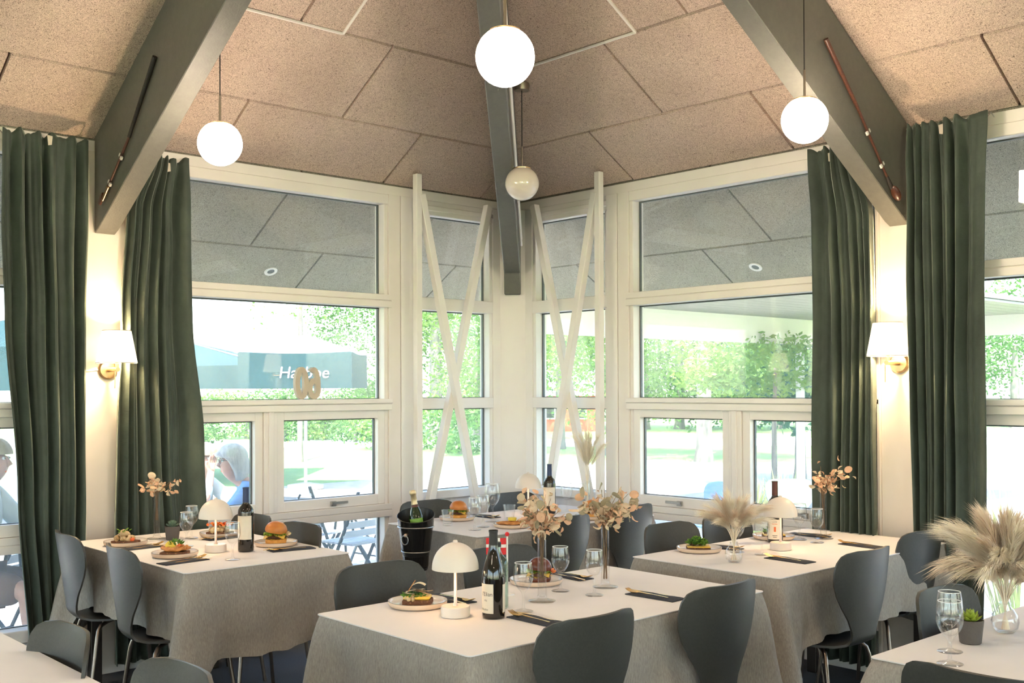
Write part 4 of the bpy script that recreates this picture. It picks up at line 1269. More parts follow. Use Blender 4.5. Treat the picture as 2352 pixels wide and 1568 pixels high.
def pampas(x, y, z0, label, seed, n, length, spreads, hairs, hl, mats=('pampas',), az=None):
    rnd = random.Random(seed)
    r = thing('pampas_bunch', label, 'dried grass', (x, y, TOP), 0, 'pampas grass bunches')
    for k in range(n):
        if az: a = rnd.uniform(*az)
        else: a = 2 * pi * k / n + rnd.uniform(-0.3, 0.3)
        sp = rnd.uniform(*spreads)
        L_ = length * rnd.uniform(0.78, 1.08)
        el = pi / 2 - sp
        d = Vector((cos(a) * cos(el), sin(a) * cos(el), sin(el)))
        b = Vector((-0.012 * cos(a), -0.012 * sin(a), 0.010))
        mouth = Vector((0.006 * cos(a), 0.006 * sin(a), z0))
        tip = mouth + d * L_
        mid = mouth + Vector((d.x * 0.3, d.y * 0.3, max(0.75, d.z))).normalized() * L_ * 0.55
        tip.z -= 0.22 * L_ * (1 - d.z)
        mb = plume_mesh(rnd, mouth, mid, tip, None, hairs, hl)
        mb.tube([b, mouth], 0.0014, 5)
        mb.build('plume', mats[k % len(mats)], r)
    return r
# ---- left table
plate(0.50, -3.085, 'stoneware plate under the chicken salad sandwich on the left table')
s_salad(0.50, -3.085, 0.5, 'rye sandwich heaped with chicken salad, nearest the left curtain')
plate(1.02, -3.07, 'stoneware plate under the fried fish sandwich on the left table')
s_fish(1.02, -3.07, 0.75, 'rye sandwich with fried fish, lemon and greens on the left table')
plate(0.52, -2.585, 'stoneware plate under the red-topped sandwich behind the left mushroom lamp')
s_red(0.52, -2.585, 0.6, 'rye sandwich topped with red bacon behind the left mushroom lamp')
plate(1.035, -2.55, 'stoneware plate under the burger on the left table')
burger(1.035, -2.55, 0.8, 'golden burger with lettuce on the left table', False, 0.16, 1.06)
setting(0.655, -3.075, 1.62, 'beside the chicken salad sandwich')
setting(1.20, -3.115, 1.68, 'beside the fried fish sandwich, left table')
setting(0.62, -2.61, -1.5, 'beside the red-topped sandwich')
setting(1.215, -2.57, -1.72, 'in front of the golden burger')
wineglass(0.755, -2.886, 'front wine glass of the pair beside the succulent on the left table', 1.0)
wineglass(0.50, -2.735, 'rear wine glass of the pair beside the succulent on the left table', 1.0)
wineglass(1.30, -2.925, 'wine glass beside the wine bottle on the left table')
mushroom(1.02, -2.865, 'cream mushroom lamp on the left table')
bottle(1.11, -2.755, 'b', 'dark wine bottle with plain cream label on the left table', 'foil_navy', lab_left)
succulent(0.49, -2.835, 'grey-green succulent in a dark pot on the left table', 'succulent_dull', 1.08)
tube_vase(0.385, -2.872, 'tall glass tube vase on the left table', 0.236)
bunch(0.385, -2.872, 0.236, 'small dried flower bunch in the vase on the left table', 41, 14, 64, 0.105, 0.085, 0.14, (0.015, 0.02), (0.3, 0.4, 0.3))
# ---- front table
plate(2.715, -2.955, 'stoneware plate under the egg and cress sandwich on the front table')
s_egg(2.715, -2.955, 0.75, 'rye sandwich with egg, cress and pale shavings on the front table')
plate(2.685, -2.345, 'stoneware plate under the dark red burger on the front table')
burger(2.695, -2.335, 0.6, 'dark red burger behind the wine glass on the front table', True, 0.1, 0.92)
setting(2.70, -2.80, 0.0, 'behind the front mushroom lamp')
setting(3.185, -2.815, pi, 'beside the big foreground chair')
setting(2.66, -2.14, -0.05, 'behind the dark red burger on the front table')
setting(3.185, -2.215, pi + 0.05, 'at the right end of the front table')
wineglass(3.04, -2.745, 'wine glass right of the dark wine bottle on the front table')
wineglass(2.86, -2.384, 'rear wine glass between the two tube vases on the front table')
wineglass(3.009, -2.354, 'wine glass in front of the right tube vase on the front table')
mushroom(2.938, -2.965, 'cream mushroom lamp on the front table')
bottle(3.043, -2.885, 'g', 'dark wine bottle with cream lettered label on the front table', 'foil_black', lab_front)
wb = thing('water_bottle', 'clear glass bottle half hidden behind the front wine bottle', 'bottle', (2.93, -2.77, TOP))
MB().lathe([(0, 0.003), (0.036, 0.0), (0.041, 0.004), (0.041, 0.155), (0.037, 0.172), (0.022, 0.186), (0.016, 0.20), (0.015, 0.225), (0.0135, 0.225), (0.0145, 0.20), (0.0205, 0.186), (0.0355, 0.171), (0.0393, 0.155), (0.0393, 0.007), (0, 0.006)], 32).build('glass', 'tinted_glass', wb, True, ang=60)
MB().lathe([(0, 0.231), (0.016, 0.231), (0.016, 0.215), (0.0155, 0.215)], 20).build('cap', 'foil_black', wb, True)
tube_vase(2.952, -2.57, 'tall glass tube vase left of the rear glass on the front table', 0.232)
tube_vase(2.922, -2.20, 'tall glass tube vase at the far end of the front table', 0.232)
bunch(2.952, -2.57, 0.232, 'large dried flower bunch in the left tube vase of the front table', 51, 52, 130, 0.128, 0.15, 0.16, (0.0, 0.01), (0.35, 0.35, 0.3))
bunch(2.922, -2.20, 0.232, 'large dried flower bunch in the right tube vase of the front table', 52, 62, 105, 0.135, 0.145, 0.20, (0.02, 0.03), (0.5, 0.2, 0.3))
fl_ = thing('table_flag', 'small red and white cross flag on a white pole, front table', 'flag', (2.775, -2.58, TOP), 0)
MB().lathe([(0, 0), (0.028, 0), (0.028, 0.006), (0.008, 0.012), (0, 0.012)], 24).build('base', 'flag_white', fl_, True)
MB().tube([(0, 0, 0.01), (0, 0, 0.222)], 0.0035, 10).build('pole', 'flag_white', fl_, True)
MB().ball((0, 0, 0.226), 0.0085, 12, 8).build('ball', 'flag_red', fl_, True)
fd = Vector((-0.70, -0.71, 0)).normalized()
def flagpt(s, z, k=0.0): return Vector((0, 0, z)) + fd * (0.004 + s) + Vector((0.7, -0.7, 0)) * (0.004 * sin(s * 90) + k)
def flag_rect(s0, s1, z0, z1, m, name, k=0.0): MB().grid(lambda u, v: flagpt(lerp(s0, s1, u), lerp(z0, z1, v), k), 8, 3).build(name, m, fl_, True)
flag_rect(0, 0.022, 0.188, 0.212, 'flag_red', 'red_field')
flag_rect(0, 0.022, 0.150, 0.176, 'flag_red', 'red_field')
flag_rect(0.032, 0.075, 0.188, 0.212, 'flag_red', 'red_field')
flag_rect(0.032, 0.075, 0.150, 0.176, 'flag_red', 'red_field')
flag_rect(0, 0.075, 0.176, 0.188, 'flag_white', 'white_cross')
flag_rect(0.022, 0.032, 0.188, 0.212, 'flag_white', 'white_cross')
flag_rect(0.022, 0.032, 0.150, 0.176, 'flag_white', 'white_cross')
# ---- right table
plate(2.605, -1.205, 'stoneware plate under the green-topped sandwich on the right table')
s_green(2.60, -1.205, 0.75, 'sandwich heaped with green cress on the right table')
plate(2.605, -0.595, 'stoneware plate behind the right mushroom lamp')
s_green(2.605, -0.595, 0.75, 'flat sandwich with a few greens behind the right mushroom lamp', 'toast', False)
setting(2.60, -1.035, 0.0, 'beside the cress sandwich')
setting(2.66, -0.36, 0.0, 'at the window end of the right table')
setting(3.05, -1.13, pi - 0.05, 'in front of the right mushroom lamp')
setting(3.045, -0.50, pi - 0.08, 'near the curtain end of the right table')
wineglass(2.745, -1.10, 'wine glass hidden behind the pampas vase on the right table')
wineglass(2.867, -1.077, 'wine glass left of the right mushroom lamp')
wineglass(2.715, -0.53, 'rear wine glass of the pair beside the tube vase on the right table', 1.08)
wineglass(2.831, -0.555, 'front wine glass of the pair beside the tube vase on the right table')
mushroom(2.84, -0.885, 'cream mushroom lamp on the right table')
bottle(2.685, -0.70, 'b', 'wine bottle with orange emblem label behind the right mushroom lamp', 'foil_brown', lab_right)
tube_vase(2.775, -0.405, 'tall glass tube vase on the right table by the curtain', 0.232)
bunch(2.775, -0.405, 0.232, 'peach dried flower bunch against the right curtain', 61, 26, 60, 0.10, 0.15, 0.18, (0.03, 0.05), (0.2, 0.1, 0.7))
bulb_vase(2.905, -1.345, 'round glass bulb vase holding pampas on the right table', 1.05)
pampas(2.905, -1.345, 0.088, 'cream pampas bunch in the bulb vase on the right table', 71, 34, 0.195, (0.04, 0.85), 210, 0.075, ('pampas', 'pampas_pink', 'pampas'))
# ---- rear table
plate(0.86, -1.245, 'stoneware plate under the burger beside the champagne bucket')
burger(0.86, -1.235, 0.7, 'golden burger beside the champagne bucket on the rear table', False, 0.05)
plate(1.33, -1.235, 'stoneware plate under the fried fillet on the rear table')
s_schnitzel(1.33, -1.235, 0.8, 'fried fish fillet with lemon on the rear table')
plate(1.375, -0.63, 'stoneware plate under the burger behind the right dried flowers')
burger(1.375, -0.63, 0.7, 'golden burger behind the right dried flowers on the rear table', False, 0.05)
tumbler(1.025, -1.45, 'faceted water tumbler in front of the rear burger')
tumbler(1.07, -1.02, 'faceted water tumbler behind the fried fillet')
wineglass(1.275, -1.462, 'nearest wine glass of the three in the middle of the rear table', 1.05)
wineglass(1.21, -1.345, 'middle wine glass of the three on the rear table', 1.05)
wineglass(1.06, -1.143, 'large wine glass at the back of the three on the rear table', 1.3)
wineglass(0.99, -0.46, 'wine glass right of the bottle at the far end of the rear table', 1.05)
wineglass(1.09, -0.40, 'wine glass beside the pampas at the far end of the rear table', 1.05)
mushroom(0.93, -0.735, 'cream mushroom lamp on the rear table')
bottle(1.01, -0.63, 'b', 'wine bottle with navy capsule standing on the rear table', 'foil_navy', lab_rear)
setting(1.37, -1.06, pi, 'beside the fried fillet on the rear table')
setting(0.84, -1.02, 0.0, 'behind the rear table tumbler', True)
tube_vase(1.17, -0.46, 'tube vase with pampas at the window end of the rear table', 0.20)
pampas(1.17, -0.46, 0.205, 'feathery pampas bunch standing up before the right brace', 72, 10, 0.26, (0.02, 0.62), 240, 0.09, ('pampas',))
# ---- champagne bucket on its stand
cb = thing('champagne_bucket', 'black champagne bucket on a floor stand by the rear table', 'bucket', (1.19, -1.80, 0.0), 0)
bz = 0.575
tl = Vector((1, -1, 0)).normalized()
def bucket_fn(u, v):
    a = 2 * pi * u
    rr = interp([(0, 0.0), (0.08, 0.066), (0.34, 0.071), (0.36, 0.076), (0.80, 0.092), (0.82, 0.094), (1.0, 0.098)], v)
    z = interp([(0, 0.0), (0.08, 0.0), (0.34, 0.085), (0.36, 0.086), (0.80, 0.215), (0.82, 0.218), (1.0, 0.275)], v)
    if v > 0.82: z += (v - 0.82) / 0.18 * (-0.030 * (cos(a) * tl.x + sin(a) * tl.y))
    return (rr * cos(a), rr * sin(a), bz + z)
MB().grid(bucket_fn, 48, 40, True).build('bucket', 'black_metal', cb, True, ang=60)
def inner(u, v):
    a = 2 * pi * u
    z = lerp(0.05, 0.275 + (-0.030 * (cos(a) * tl.x + sin(a) * tl.y)), v)
    rr = lerp(0.068, 0.0955, v)
    return (rr * cos(a), rr * sin(a), bz + z)
li = MB().grid(inner, 48, 8, True)
li.lathe([(0, 0.05), (0.068, 0.05)], 48, (0, 0, bz))
li.build('liner', 'black_satin', cb, True)
for zz, rr, w in ((0.216, 0.0955, 0.0035), (0.086, 0.077, 0.003)):
    MB().tube([(rr * cos(2 * pi * k / 48), rr * sin(2 * pi * k / 48), bz + zz) for k in range(49)], w, 8, False).build('band', 'steel', cb, True)
MB().tube([(0.0985 * cos(2 * pi * k / 48), 0.0985 * sin(2 * pi * k / 48), bz + 0.275 - 0.030 * (cos(2 * pi * k / 48) * tl.x + sin(2 * pi * k / 48) * tl.y)) for k in range(49)], 0.0022, 6, False).build('rim', 'black_satin', cb, True)
ha = atan2(-0.95, 0.30)
hp = Vector((cos(ha), sin(ha), 0))
hsd = Vector((-sin(ha), cos(ha), 0))
MB().ball(hp * 0.094 + Vector((0, 0, bz + 0.178)), 0.010, 12, 8).build('handle_knob', 'rose_metal', cb, True)
MB().tube([hp * 0.100 + hsd * 0.021 * cos(2 * pi * k / 28) + Vector((0, 0, bz + 0.155 + 0.024 * sin(2 * pi * k / 28))) for k in range(29)], 0.0025, 8, False).build('ring_handle', 'steel', cb, True)
MB().tube([(0, 0, 0.02), (0, 0, bz - 0.012)], 0.012, 12).build('stand_pole', 'black_satin', cb, True)
MB().lathe([(0, bz - 0.014), (0.06, bz - 0.014), (0.064, bz - 0.002), (0, bz - 0.002)], 28).build('stand_ring', 'black_satin', cb, True)
MB().lathe([(0, 0.0), (0.14, 0.0), (0.14, 0.012), (0.02, 0.028), (0, 0.028)], 36).build('stand_base', 'black_satin', cb, True)
ch = thing('champagne_bottle', 'green champagne bottle with gold foil leaning in the black bucket', 'bottle', (1.19, -1.80, 0.66), 0)
CHP = [(0.0, 0.0), (0.040, 0.0), (0.043, 0.006), (0.043, 0.150), (0.040, 0.180), (0.030, 0.212), (0.019, 0.240), (0.0155, 0.262), (0.0145, 0.30), (0.017, 0.303), (0.017, 0.312), (0, 0.318)]
mbs = [(MB().lathe(CHP, 32), 'glass', 'bottle_green'),
       (MB().lathe([(0.0175, 0.250), (0.0158, 0.262), (0.0150, 0.30), (0.0178, 0.303), (0.0182, 0.318), (0.014, 0.326), (0, 0.328)], 24), 'foil', 'foil_gold'),
       (MB().grid(lambda u, v: (0.0434 * cos(lerp(VIEW - 0.9, VIEW + 0.9, u)), 0.0434 * sin(lerp(VIEW - 0.9, VIEW + 0.9, u)), lerp(0.110, 0.178, v) - 0.0), 18, 3), 'label', 'label_green'),
       (MB().grid(lambda u, v: (0.0439 * cos(lerp(VIEW - 0.25, VIEW + 0.75, u)), 0.0439 * sin(lerp(VIEW - 0.25, VIEW + 0.75, u)), lerp(0.085, 0.150, v)), 12, 3), 'crest_label', 'label_gold'),
       (MB().lathe([(0.0205, 0.236), (0.0182, 0.247), (0.0186, 0.248), (0.0209, 0.237)], 24), 'neck_band', 'foil_brown')]
qr = Vector((0, 0, 1)).rotation_difference(Vector((-0.10, -0.10, 1)).normalized())
for mb_, nm, mm in mbs:
    mb_.xf(lambda p: qr @ p + Vector((0.02, 0.02, 0.0)))
    mb_.build(nm, mm, ch, True, ang=50)
# ---- bottom right table
wineglass(4.377, -2.368, 'nearest wine glass on the bottom right table', 1.04)
wineglass(4.312, -2.233, 'second wine glass on the bottom right table, just behind the nearest', 1.04)
succulent(4.305, -2.085, 'lime green succulent in a dark pot on the bottom right table', 'succulent_lime', 1.08)
bulb_vase(4.315, -1.865, 'round glass bulb vase holding the big pampas bunch', 1.1)
pampas(4.315, -1.865, 0.092, 'big arching pampas bunch at the right edge', 73, 46, 0.255, (0.05, 1.08), 430, 0.105, ('pampas', 'pampas', 'pampas_pink'))
# ------------------------------------------------------------------ outside
RTV = Vector((0.6744, 0.7384, 0)).normalized()
FWV = Vector((-0.7384, 0.6744, 0)).normalized()
GZ = -0.12
mat('lawn', (0.20, 0.33, 0.09), 0.95, var=(0.6, (0.30, 0.42, 0.15), 6, 0.35, 0.65), bump=(30, 0.4))
mat('patio_stone', (0.50, 0.465, 0.41), 0.9, var=(6, (0.42, 0.39, 0.345), 4), bump=(40, 0.3))
mat('gravel', (0.66, 0.63, 0.57), 0.95, var=(40, (0.55, 0.52, 0.47), 3))
mat('bark', (0.30, 0.27, 0.23), 0.95, var=(9, (0.18, 0.16, 0.13), 5, 0.35, 0.65, (1, 1, 0.25)), bump=(14, 0.8, (1, 1, 0.3)))
def leaf_mat(name, c1, c2):
    m = mat(name, c1, 0.55, var=(0.7, c2, 3))
    nt = m.node_tree
    tl = nt.nodes.new('ShaderNodeBsdfTranslucent')
    p_ = nt.nodes['Principled BSDF']
    nt.links.new(p_.inputs['Base Color'].links[0].from_socket, tl.inputs[0])
    mx = nt.nodes.new('ShaderNodeMixShader')
    mx.inputs[0].default_value = 0.4
    nt.links.new(p_.outputs[0], mx.inputs[1])
    nt.links.new(tl.outputs[0], mx.inputs[2])
    nt.links.new(mx.outputs[0], nt.nodes['Material Output'].inputs[0])
leaf_mat('leaf_green', (0.15, 0.29, 0.06), (0.075, 0.18, 0.04))
leaf_mat('leaf_light', (0.27, 0.40, 0.08), (0.15, 0.29, 0.055))
leaf_mat('leaf_blue', (0.07, 0.20, 0.11), (0.04, 0.13, 0.07))
mat('parasol_teal', (0.010, 0.050, 0.052), 0.8, var=(2, (0.008, 0.044, 0.046), 2))
mat('parasol_pale', (0.42, 0.50, 0.50), 0.8)
mat('red_paint', (0.62, 0.10, 0.05), 0.7)
mat('chair_slat', (0.50, 0.52, 0.52), 0.5)
mat('chair_frame', (0.05, 0.065, 0.065), 0.45, 0.5)
mat('skin', (0.62, 0.36, 0.26), 0.5, var=(12, (0.56, 0.30, 0.21), 3), sub=0.1)
mat('grey_hair', (0.55, 0.54, 0.50), 0.6, var=(40, (0.38, 0.37, 0.34), 3, 0.3, 0.7, (1, 1, 0.15)), bump=(60, 0.5, (1, 1, 0.1)))
mat('blond_hair', (0.44, 0.36, 0.22), 0.6, var=(40, (0.30, 0.23, 0.12), 3, 0.3, 0.7, (1, 1, 0.15)), bump=(60, 0.5, (1, 1, 0.1)))
mat('blue_shirt', (0.17, 0.34, 0.66), 0.85, bump=(14, 0.3))
mat('pale_shirt', (0.62, 0.68, 0.66), 0.85, bump=(14, 0.3))
mat('brown_shorts', (0.20, 0.11, 0.07), 0.85, bump=(14, 0.3))
mat('denim', (0.10, 0.14, 0.22), 0.9)
mat('dark_plastic', (0.03, 0.03, 0.03), 0.4)
mat('sage_plastic', (0.26, 0.36, 0.26), 0.4)
mat('blue_plastic', (0.10, 0.20, 0.42), 0.4)
mat('planter_blue', (0.12, 0.20, 0.28), 0.6)
mat('grass_blade', (0.26, 0.36, 0.10), 0.6, var=(3, (0.36, 0.38, 0.14), 2))
mat('card_brown', (0.60, 0.51, 0.39), 0.7)
g = MB().box(-140, 60, -60, 140, GZ - 0.4, GZ - 0.03).build('ground_lawn', 'lawn')
g['kind'] = 'structure'
pt = MB().box(-10.5, -0.13, -14, 14, GZ - 0.2, GZ - 0.008)
pt.box(-0.13, 14, 0.13, 9, GZ - 0.2, GZ - 0.008)
pt = pt.build('patio', 'patio_stone')
pt['kind'] = 'structure'
pvm = MB().box(-0.145, 0.145, -0.145, 0.145, -0.03, 0.0).mesh('paver', 'patio_stone', bevel=0.006)
for i in range(9):
    for j in range(18):
        o = link('paver', pvm, pt, (-0.32 - 0.30 * i, -5.4 + 0.30 * j + (0.15 if i % 2 else 0), GZ + random.uniform(-0.003, 0.003)))
gp = MB().ext([tuple(Vector((5.79, -5.3, GZ - 0.029)) + FWV * d + RTV * s) for s, d in ((-26, 31), (16, 31), (16, 35.5), (-26, 35.5))], (0, 0, 0.012)).build('gravel_path', 'gravel')
gp['kind'] = 'structure'
def W2(px, dep, z=GZ):
    p = Vector((5.7897, -5.3057, 0)) + FWV * dep + RTV * ((px - 1176) / 2486 * dep)
    return Vector((p.x, p.y, z))
def tree(base, zc, rx, rz, n, leaf, label, m, trunk=0.16, seed=1, name='tree', lean=0.0):
    rnd = random.Random(seed)
    r = thing(name, label, 'tree', base, 0, 'trees and bushes in the garden')
    b = Vector((0, 0, 0))
    zc = zc - base.z
    if trunk:
        MB().tube([(0, 0, -0.1), (0.02, 0, 0.3), (0.0, 0.03, zc * 0.5), (0.05, 0, zc)], [trunk * 1.35, trunk, trunk * 0.85, trunk * 0.5], 10).build('trunk', 'bark', r, True)
    mb = MB()
    lobes = [(Vector((rnd.uniform(-1, 1) * rx * 0.62, rnd.uniform(-1, 1) * rx * 0.62, zc + rnd.uniform(-0.65, 0.65) * rz)), rnd.uniform(0.32, 0.55)) for _ in range(13)]
    for k in range(n):
        c, s_ = rnd.choice(lobes)
        d = Vector((rnd.gauss(0, 1), rnd.gauss(0, 1), rnd.gauss(0, 1))).normalized() * (rnd.random() ** 0.45) * s_
        p = c + Vector((d.x * rx, d.y * rx, d.z * rz))
        if p.z < 0.05: continue
        a = Vector((rnd.uniform(-1, 1), rnd.uniform(-1, 1), rnd.uniform(-0.9, 0.3))).normalized()
        q = a.cross(Vector((rnd.uniform(-1, 1), rnd.uniform(-1, 1), rnd.uniform(-1, 1)))).normalized()
        L_ = leaf * rnd.uniform(0.6, 1.25)
        mb.add([p, p + a * L_ * 0.5 + q * L_ * 0.26, p + a * L_, p + a * L_ * 0.5 - q * L_ * 0.26], [(0, 1, 2, 3)])
    o = mb.build('foliage', m, r, recalc=False)
    o['kind'] = 'stuff'
    return r
tree(W2(1000, 36), 6.2, 5.6, 5.6, 20000, 0.14, 'tall green tree seen through the left brace', 'leaf_green', 0.22, 1)
tree(W2(905, 40), 4.6, 3.0, 4.2, 11000, 0.15, 'green tree beyond the lawn behind the left mullion', 'leaf_green', 0.2, 2)
tree(W2(1095, 33), 2.6, 2.6, 2.6, 8000, 0.13, 'lower green tree beside the corner post', 'leaf_light', 0.12, 3)
tree(W2(1285, 30), 3.6, 3.0, 3.2, 12000, 0.13, 'green tree seen through the right brace', 'leaf_green', 0.14, 4)
tree(W2(1400, 27), 3.2, 2.2, 2.4, 7500, 0.12, 'light green tree right of the right brace', 'leaf_light', 0.12, 5)
tree(W2(1615, 24.5), 4.1, 3.4, 2.75, 18000, 0.13, 'broad chestnut tree with a thick grey trunk', 'leaf_light', 0.19, 6)
tree(W2(1775, 17.5), 1.85, 1.7, 0.62, 4200, 0.11, 'leafy branches of the tree nearest the terrace canopy', 'leaf_light', 0.05, 16)
tree(W2(1835, 19), 2.2, 1.3, 1.5, 4000, 0.14, 'dark blue-green bush tree beside the right curtain', 'leaf_blue', 0.10, 7)
for k, (px, d, h) in enumerate(((470, 34, 0.9), (565, 37, 1.0), (655, 35, 1.1), (745, 36, 1.2), (815, 34, 1.3), (935, 30, 1.0), (1060, 28, 0.9))):
    tree(W2(px, d), h * 0.55, 1.5, h, 3000, 0.13, ['leftmost round bush beyond the lawn', 'second round bush from the left beyond the lawn', 'round bush below the 60 sign', 'round bush right of the 60 sign', 'bush before the left mullion beyond the lawn', 'pale bush left in the left brace', 'bush right in the left brace by the corner post'][k], 'leaf_light' if k % 2 else 'leaf_green', 0.05, 20 + k, 'bush')
tree(W2(688, 25), 4.3, 1.6, 1.3, 420, 0.10, 'sparse birch twigs above the parasols', 'leaf_light', 0.07, 30)
for k, px in enumerate((1240, 1480, 1560, 1700, 1790, 2330)):
    tree(W2(px, 44), 3.2, 5.2, 3.4, 7000, 0.2, ['first', 'second', 'third', 'fourth', 'fifth', 'rightmost'][k] + ' tree of the distant green tree line', 'leaf_green', 0.2, 50 + k)
# ---- parasols
def parasol(c, half, z_eave, z_apex, val, rot, label, top='parasol_teal', lettering=False):
    r = thing('parasol', label, 'parasol', (c.x, c.y, GZ), rot, 'teal garden parasols')
    h = half
    zb = z_eave - GZ
    za = z_apex - GZ
    cs = [(-h, -h), (h, -h), (h, h), (-h, h)]
    for i in range(4):
        a, b = cs[i], cs[(i + 1) % 4]
        MB().grid(lambda u, v: (lerp(lerp(a[0], b[0], u), 0, v), lerp(lerp(a[1], b[1], u), 0, v), lerp(zb, za, v) - 0.06 * sin(pi * v) * 0.5 - 0.03 * sin(pi * u) * (1 - v)), 10, 8).build('canopy_panel', top, r, True)
        MB().grid(lambda u, v: (lerp(a[0], b[0], u) * (1 + 0.004 * v), lerp(a[1], b[1], u) * (1 + 0.004 * v), zb - val * v - 0.03 * sin(pi * u) * (1 - v)), 10, 3).build('valance', 'parasol_teal', r, True)
        MB().tube([(a[0], a[1], zb - 0.005), (0, 0, za - 0.02)], 0.012, 6).build('rib', 'chair_slat', r, True)
    MB().tube([(0, 0, 0), (0, 0, za + 0.06)], 0.028, 12).build('pole', 'chair_slat', r, True)
    MB().lathe([(0, 0), (0.3, 0), (0.3, 0.06), (0.05, 0.1), (0, 0.1)], 24).build('base', 'patio_stone', r, True)
    if lettering:
        me = text_mesh('Harboe', lettering, 0.15, 0.002)
        me.materials.clear()
        me.materials.append(MATS['flag_white'])
        o = link('lettering', me, r, (h * 0.16, -h * 1.005 - 0.012, zb - val * 0.72))
        o.rotation_euler = (pi / 2, 0, 0)
camrot = atan2(RTV.y, RTV.x)
parasol(W2(420, 20), 2.1 / 1.0 * 0.98, 1.94, 2.45, 0.40, camrot, 'large teal parasol behind the left curtain edge')
parasol(W2(702, 18), 0.90, 2.12, 2.44, 0.58, camrot, 'teal parasol with white Harboe lettering behind the 60 sign', 'parasol_pale', 0.26)
parasol(W2(40, 13), 1.35, 2.02, 2.40, 0.50, camrot, 'teal parasol at the far left edge')
# ---- 60 sign standing on the mid rail, reading outwards
def stroke(mb, path, hw_, th, closed=False):
    """flat ribbon of half width hw_ along a 2-D path (x, z), extruded th along y"""
    n = len(path)
    A, B = [], []
    for k in range(n):
        a, b = (Vector(path[k - 1]), Vector(path[(k + 1) % n])) if closed else (Vector(path[max(0, k - 1)]), Vector(path[min(n - 1, k + 1)]))
        d = (b - a).normalized()
        q = Vector(path[k])
        A.append(q + Vector((-d.y, d.x)) * hw_)
        B.append(q - Vector((-d.y, d.x)) * hw_)
    vs_ = [(p.x, 0, p.y) for p in A] + [(p.x, 0, p.y) for p in B] + [(p.x, th, p.y) for p in A] + [(p.x, th, p.y) for p in B]
    fs_ = []
    for k in range(n if closed else n - 1):
        k1 = (k + 1) % n
        fs_ += [(k, k1, n + k1, n + k), (2 * n + k, 3 * n + k, 3 * n + k1, 2 * n + k1), (k, 2 * n + k, 2 * n + k1, k1), (n + k, n + k1, 3 * n + k1, 3 * n + k)]
    if not closed: fs_ += [(0, n, 3 * n, 2 * n), (n - 1, 3 * n - 1, 4 * n - 1, 2 * n - 1)]
    mb.add(vs_, fs_)
sg = thing('number_sign', 'brown cardboard 60 sign standing on the window rail, seen from behind', 'sign', (-0.03, -1.715, 1.4585), -pi / 2)
# digits face outwards (local -x side is the viewer's right from inside)
zero = MB()
stroke(zero, [(0.050 + 0.031 * cos(a), 0.101 + 0.083 * sin(a)) for a in [2 * pi * k / 40 for k in range(40)]], 0.0165, 0.028, True)
zero.build('digit', 'card_brown', sg)
six = MB()
stroke(six, [(-0.038 + 0.030 * cos(a), 0.066 + 0.049 * sin(a)) for a in [2 * pi * k / 32 for k in range(32)]], 0.0165, 0.028, True)
stroke(six, [(-0.036 - 0.032 * cos(radians(q)), 0.086 + 0.098 * sin(radians(q))) for q in range(-24, 125, 6)], 0.0150, 0.0275)
six.build('digit', 'card_brown', sg)
# ---- terrace canopy beyond the right window
cv = thing('terrace_canopy', 'white-beamed terrace roof beyond the right window', 'canopy', (-3.85, 7.0, GZ))
def cvb(name, x0, x1, y0, y1, z0, z1, m): MB().box(x0, x1, y0, y1, z0 - GZ, z1 - GZ).build(name, m, cv)
mat('grey_boards', (0.30, 0.30, 0.26), 0.8, var=(4, (0.25, 0.25, 0.22), 4, 0.3, 0.7, (1, 8, 1)))
for k in range(15): cvb('roof_board', 0.06 + 0.24 * k, 0.06 + 0.24 * k + 0.228, -3.6, 4.2, 2.60, 2.63, 'grey_boards')
cvb('roof_deck', 0.0, 3.66, -3.6, 4.2, 2.64, 2.70, 'grey_boards')
cvb('beam', -0.06, 0.06, -3.6, 4.2, 2.2, 2.72, 'white_paint')
cvb('beam', 0.06, 3.6, 4.1, 4.2, 2.3, 2.6, 'white_paint')
for x, y in ((0, 2.72), (3.6, 4.1)): cvb('post', x - 0.05, x + 0.05, y - 0.05, y + 0.05, GZ, 2.62, 'white_paint')
# ---- red house and post
rh = thing('red_house', 'far red house with white trim beyond the right brace', 'house', W2(1300, 42))
rh.rotation_euler = (0, 0, camrot)
MB().box(-1.3, 1.2, 0, 3, -0.1, 1.35).build('wall', 'red_paint', rh)
MB().ext([(-1.5, -0.2, 1.35), (1.4, -0.2, 1.35), (1.4, 1.5, 2.3), (-1.5, 1.5, 2.3)], (0, 0, 0.08)).build('roof', 'white_paint', rh)
for x in (-0.9, 0.3):
    w_ = MB().box(x, x + 0.5, -0.05, 0.0, 0.45, 1.0).build('window', 'white_paint', rh)
    MB().box(x + 0.06, x + 0.44, -0.06, -0.045, 0.5, 0.95).build('pane', 'dark_plastic', w_)
rp = MB().box(-0.045, 0.045, -0.045, 0.045, -0.05, 0.75).build('marker_post', 'red_paint', None, bevel=0.01)
rp.location = W2(1476, 18.3)
tag(rp, 'orange red marker post standing on the lawn', 'post')
